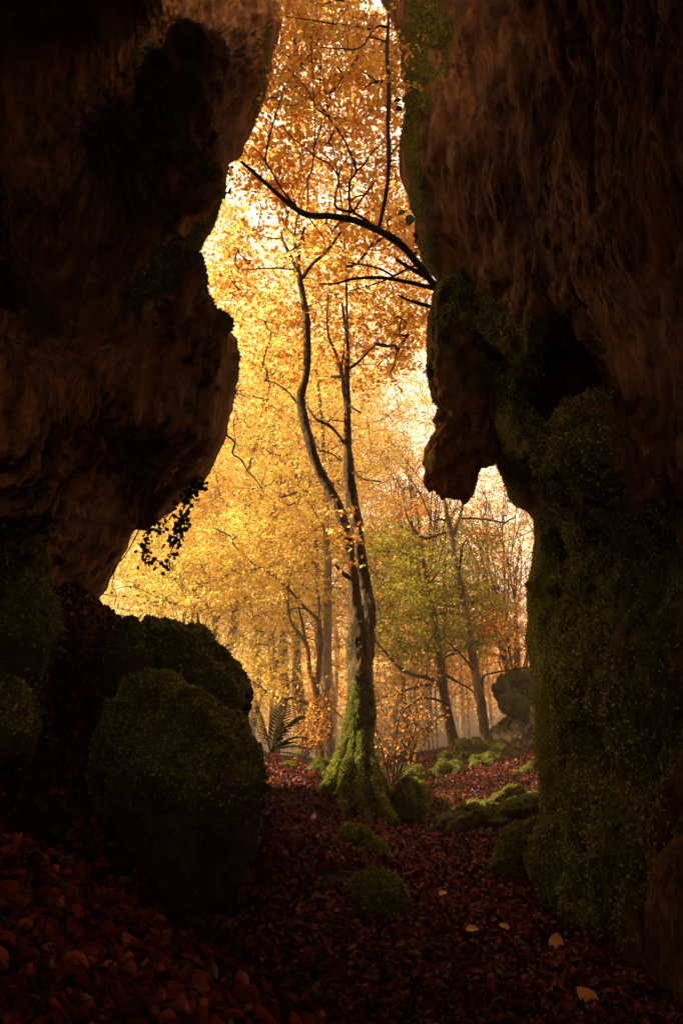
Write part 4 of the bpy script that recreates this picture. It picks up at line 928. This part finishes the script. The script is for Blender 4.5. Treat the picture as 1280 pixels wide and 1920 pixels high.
# ------------------------------------------------------------------ leaf litter
def litter():
    n = 170000
    # denser close to the camera, thinner with distance
    y = 1.2 + rng.random(n * 2) ** 1.35 * 14.5; hw = .6 + y * .52
    x = (rng.random(n * 2) * 2 - 1) * hw
    x = np.where(x < 0, x * 1.0, x)
    keep = (fbm(np.stack([x, y, x * 0], -1) * 1.1, 3, 90) > -.6); x = x[keep][:n]; y = y[keep][:n]; n2 = len(x)
    e = .03
    z = gz(x, y); zx = (gz(x + e, y) - gz(x - e, y)) / (2 * e); zy = (gz(x, y + e) - gz(x, y - e)) / (2 * e)
    nr = unit(np.stack([-zx, -zy, np.ones(n2)], -1))
    nn = unit(nr + rng.normal(0, .38, (n2, 3)))
    ax = rng.normal(0, 1, (n2, 3)); ax = ax - (ax * nn).sum(1, keepdims=True) * nn
    s = rng.uniform(.028, .058, n2) * np.where(rng.random(n2) < .05, 1.35, 1)
    pos = np.stack([x, y, z], -1) + nr * rng.uniform(.004, .035, (n2, 1)) - unit(ax) * s[:, None] * .5
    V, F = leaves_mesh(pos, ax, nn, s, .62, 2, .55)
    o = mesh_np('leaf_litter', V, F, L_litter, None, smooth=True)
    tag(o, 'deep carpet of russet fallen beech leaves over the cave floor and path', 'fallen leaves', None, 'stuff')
litter()
# leaves lying on boulders
bl = [(860, 1760, .085, 'bright orange leaf lying right of the path centre, above the pale ribbed leaf', 1), (890, 1743, .07, 'small glowing orange leaf beside the larger one right of the path', 1)]
def single_leaf(px, py, size, label, ang, mat, tilt=.3):
    # march the ray onto the ground
    Y = np.linspace(2.2, 12, 1500); p = P(px, py, Y); h = p[:, 2] - gz(p[:, 0], p[:, 1])
    i = int(np.argmax(h < .045)); q = p[i]
    m = 11; u = np.linspace(0, 1, m)
    w = .33 * np.sin(np.pi * u ** .85) ** .8 + .004
    rows = []
    for a in range(m):
        for v in (-1, -.5, 0, .5, 1):
            rows.append(((u[a] - .5), v * w[a], .06 * abs(v) * np.sin(u[a] * pi) + .05 * np.sin(u[a] * 3.3) + .008 * ((a % 2) * 2 - 1) * abs(v)))
    rows = np.array(rows) * size; ca, sa = cos(ang), sin(ang)
    V = np.stack([rows[:, 0] * ca - rows[:, 1] * sa, rows[:, 0] * sa + rows[:, 1] * ca, rows[:, 2]], -1)
    ct, st = cos(tilt), sin(tilt); V = np.stack([V[:, 0], V[:, 1] * ct - V[:, 2] * st, V[:, 1] * st + V[:, 2] * ct], -1) + q
    t = thing('fallen_leaf', q, label, 'leaf', 'single leaves standing out from the leaf carpet')
    mesh_np('blade', V, grid_faces(m, 5), mat, t, smooth=True)
    d = np.array([ca, sa * ct, sa * st]); s0 = q - d * size * .5
    Vt, Ft = tube(np.array([s0 + d * size * .1, s0 - d * size * .12, s0 - d * size * .3 + np.array([0, 0, .004])]), [.0012, .001, .0008], 5)
    mesh_np('stalk', Vt, Ft, M_dark, t)
for a in [(172, 1652, .085, 'pale ribbed fallen leaf on the dark slope left of the path, near the left edge', 1.4, 1.0), (288, 1840, .10, 'broad tan leaf at the bottom left of the leaf carpet', .7, .5), (225, 1722, .055, 'small tan leaf right of the pale ribbed leaf on the left slope', 1.2, .6),
          (885, 1743, .075, 'glowing orange leaf flat on the path right of the round mossy stone', .1, .35), (945, 1738, .06, 'bright orange leaf just right of the glowing leaf on the path', 2.6, .4), (1042, 1770, .11, 'golden ribbed leaf spread near the foot of the right wall', 1.2, .9),
          (1100, 1872, .11, 'large brown-gold leaf at the bottom right of the leaf carpet', 2.0, .5), (830, 1675, .06, 'orange leaf on the path below the wide dark boulder', .4, .4), (588, 1532, .07, 'orange leaf on the slope below the big tree roots', 1.3, .8),
          (50, 1765, .09, 'narrow orange leaf edge at the far left of the leaf carpet', .05, .2), (68, 1366, .05, 'light orange leaf high on the left leafy slope', .5, .8)]:
    single_leaf(a[0], a[1], a[2], a[3], a[4], L_bright, a[5])

# ------------------------------------------------------------------ ferns
def fern(name, label, base, fronds, mat, group=None):
    t = thing(name, base, label, 'fern', group)
    for (dx, dy, dz, L, droop) in fronds:
        m = 22; k = np.linspace(0, 1, m)[:, None]; d = unit(np.array([dx, dy, dz], float))
        p = base + d * L * k + np.array([0, 0, -droop]) * L * k ** 2.2
        tan = unit(np.gradient(p, axis=0)); side = unit(np.cross(tan, np.array([0, 0, 1.]) + d * .01)); up = np.cross(side, tan)
        parts = [tube(p, .0035 * (1 - k[:, 0]) + .001, 4)]
        ll = L * .26 * np.sin(np.clip(k[:, 0] * 1.1 + .12, 0, 1) * pi) ** .7
        for sg in (-1, 1):
            ax = unit(side * sg + tan * .35 - up * .12)
            parts.append(leaves_mesh(p[3:-1], ax[3:-1], up[3:-1], ll[3:-1], .085, 1, .1))
        V, F = merge(parts); mesh_np('frond', V, F, mat, t)
    return t
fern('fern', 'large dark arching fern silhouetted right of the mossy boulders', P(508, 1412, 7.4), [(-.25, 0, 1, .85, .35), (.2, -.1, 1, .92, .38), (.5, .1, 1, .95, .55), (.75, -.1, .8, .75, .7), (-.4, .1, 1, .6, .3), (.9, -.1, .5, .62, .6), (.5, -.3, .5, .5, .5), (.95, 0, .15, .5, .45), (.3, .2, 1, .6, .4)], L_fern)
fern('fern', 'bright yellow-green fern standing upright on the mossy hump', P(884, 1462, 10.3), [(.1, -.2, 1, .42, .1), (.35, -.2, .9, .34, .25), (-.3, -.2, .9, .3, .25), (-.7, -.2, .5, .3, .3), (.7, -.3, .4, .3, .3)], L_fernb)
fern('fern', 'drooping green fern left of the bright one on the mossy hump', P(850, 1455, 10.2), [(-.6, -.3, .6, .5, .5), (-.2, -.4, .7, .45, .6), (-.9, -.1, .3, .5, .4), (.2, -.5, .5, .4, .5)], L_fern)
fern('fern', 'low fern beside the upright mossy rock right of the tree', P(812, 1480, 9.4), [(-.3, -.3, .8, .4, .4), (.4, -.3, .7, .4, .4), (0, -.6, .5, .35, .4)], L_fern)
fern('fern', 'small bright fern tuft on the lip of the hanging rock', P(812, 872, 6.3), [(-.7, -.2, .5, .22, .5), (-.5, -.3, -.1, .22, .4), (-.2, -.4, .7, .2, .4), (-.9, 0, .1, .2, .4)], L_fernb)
fern('fern', 'dark spiky fern tuft on the edge of the left bulging rock', P(440, 735, 5.7), [(.7, 0, .3, .16, .4), (.8, 0, -.2, .15, .3), (.4, 0, .8, .14, .3), (.5, -.1, -.6, .15, .2)], L_ivy)

# ------------------------------------------------------------------ ivy and hanging stems
def vine(name, label, path, nleaf, lsize, spread, cat='ivy', w=2, leafm=None):
    q = smooth_path([(*a, w) for a in path], 8); pts = P(q[:, 0], q[:, 1], q[:, 2])
    t = thing(name, pts[0], label, cat)
    V, F = tube(pts, w * depth_of(q[:, 0], q[:, 1], q[:, 2]) / FPX / 2 * np.linspace(1, .5, len(q)), 5, .15)
    mesh_np('stem', V, F, M_dark, t)
    if nleaf:
        i = rng.integers(0, len(pts), nleaf); p = pts[i] + rng.normal(0, spread, (nleaf, 3))
        ax = unit(rng.normal(0, .8, (nleaf, 3)) + np.array([0, 0, -1])); nr = unit(rng.normal(0, .6, (nleaf, 3)) + np.array([0, -1, .3]))
        lf = leaves_mesh(p, ax, nr, lsize * rng.uniform(.6, 1.2, nleaf), .95, 1, .12)
        mesh_np('foliage', lf[0], lf[1], leafm or L_ivy, t)
    return t
vine('ivy_strand', 'thickest dark ivy strand hanging under the left bulging rock', [(372, 898, 5.9), (362, 920, 5.9), (345, 950, 5.9), (336, 985, 5.9), (328, 1018, 5.9)], 170, .05, .042)
vine('ivy_strand', 'loose ivy strand hanging at the lower left, left of the thickest one', [(290, 972, 6.1), (278, 1000, 6.1), (270, 1030, 6.1), (280, 1060, 6.1)], 80, .042, .035)
vine('ivy_strand', 'short ivy strand between the two longer ones', [(325, 962, 6.0), (308, 985, 6.0), (300, 1000, 6.0)], 26, .038, .03)
vine('ivy_strand', 'lowest ivy tips dangling below the thickest strand', [(328, 1018, 5.9), (318, 1040, 5.9), (312, 1060, 5.9)], 34, .042, .035)
vine('vine_stem', 'bare looping vine stem following the lower left rock edge', [(264, 985, 6.2), (250, 1015, 6.2), (232, 1045, 6.2), (212, 1068, 6.2), (214, 1082, 6.2), (210, 1098, 6.2), (218, 1115, 6.2), (214, 1135, 6.2)], 0, .03, .02, 'vine', 2.6)
vine('vine_stem', 'thin leafy twig trailing over the slope at the lower left corner of the opening', [(214, 1105, 6.2), (250, 1100, 6.3), (290, 1118, 6.4), (318, 1130, 6.4), (328, 1160, 6.4)], 14, .035, .04, 'vine', 1.8, L_yellow)
vine('dead_twig', 'crooked dead twig hanging from the left bulging rock', [(424, 815, 5.7), (440, 830, 5.7), (436, 850, 5.7), (452, 862, 5.7), (466, 885, 5.7), (480, 900, 5.7), (492, 918, 5.7)], 0, 0, 0, 'twig', 4)
vine('dead_twig', 'thin twig hanging in front of the bright gap beside the left rock', [(440, 780, 5.8), (438, 800, 5.8), (442, 825, 5.8), (450, 850, 5.8)], 0, 0, 0, 'twig', 2)
vine('creeper', 'round-leaved creeper on the right rock edge near the top', [(765, 170, 6.2), (758, 200, 6.2), (760, 225, 6.2)], 12, .09, .03, 'creeper', 2)
vine('creeper', 'dark small-leaved creeper on the right rock edge below the crooked limb', [(778, 430, 6.3), (780, 460, 6.3), (782, 480, 6.3)], 22, .045, .02, 'creeper', 2)
vine('creeper', 'dark ivy leaves peeping over the left rock edge above the notch', [(428, 310, 5.9), (432, 330, 5.9), (425, 350, 5.9), (416, 362, 5.9)], 22, .045, .022, 'creeper', 2)
# two rounded leaves on stalks
t = thing('leaf_sprig', P(785, 400, 6.2), 'sprig of two big rounded leaves sticking out left of the right rock', 'leaf sprig')
V, F = tube(P([785, 768, 752], [392, 392, 396], [6.2] * 3), [.006, .005, .004], 5); mesh_np('stem', V, F, M_dark, t)
for (a, b, s) in [((760, 393), (742, 404), .10), ((772, 400), (762, 428), .15)]:
    p0 = P(*a, 6.2); p1 = P(*b, 6.2); lf = leaves_mesh(p0[None], (p1 - p0)[None], np.array([[.2, -1., .3]]), s, .62, 2, .1)
    mesh_np('leaf', lf[0], lf[1], L_ivy, t)
t = thing('leaf_sprig', P(1010, 1105, 5.6), 'sprig of three broad bramble leaves on the mossy right wall', 'leaf sprig')
for (dx, dz, s) in [(-.6, .3, .14), (.2, 1, .15), (.5, -.8, .15), (-.7, -.6, .1)]:
    p0 = P(1012, 1108, 5.45); lf = leaves_mesh(p0[None], np.array([[dx, -.1, dz]]), np.array([[.1, -1., .4]]), s, .7, 2, .1); mesh_np('leaf', lf[0], lf[1], L_fern, t)

# ------------------------------------------------------------------ warm autumn air
def haze():
    x0, x1, y0, y1, z0, z1 = -95, 95, -65, 175, float(VG[:, 2].min()) - 1, 48
    V = np.array([[x, y, z] for z in (z0, z1) for y in (y0, y1) for x in (x0, x1)], float)
    F = np.array([[0, 2, 3, 1], [4, 5, 7, 6], [0, 1, 5, 4], [2, 6, 7, 3], [0, 4, 6, 2], [1, 3, 7, 5]])
    m = bpy.data.materials.new('haze'); m.use_nodes = True; nt = m.node_tree; nt.nodes.clear()
    out = nt.nodes.new('ShaderNodeOutputMaterial'); v = nt.nodes.new('ShaderNodeVolumePrincipled')
    v.inputs['Color'].default_value = (1.0, .80, .52, 1); v.inputs['Density'].default_value = .0064; v.inputs['Anisotropy'].default_value = .3
    nt.links.new(v.outputs[0], out.inputs['Volume'])
    o = mesh_np('haze', V, F, m); o['kind'] = 'stuff'
haze()
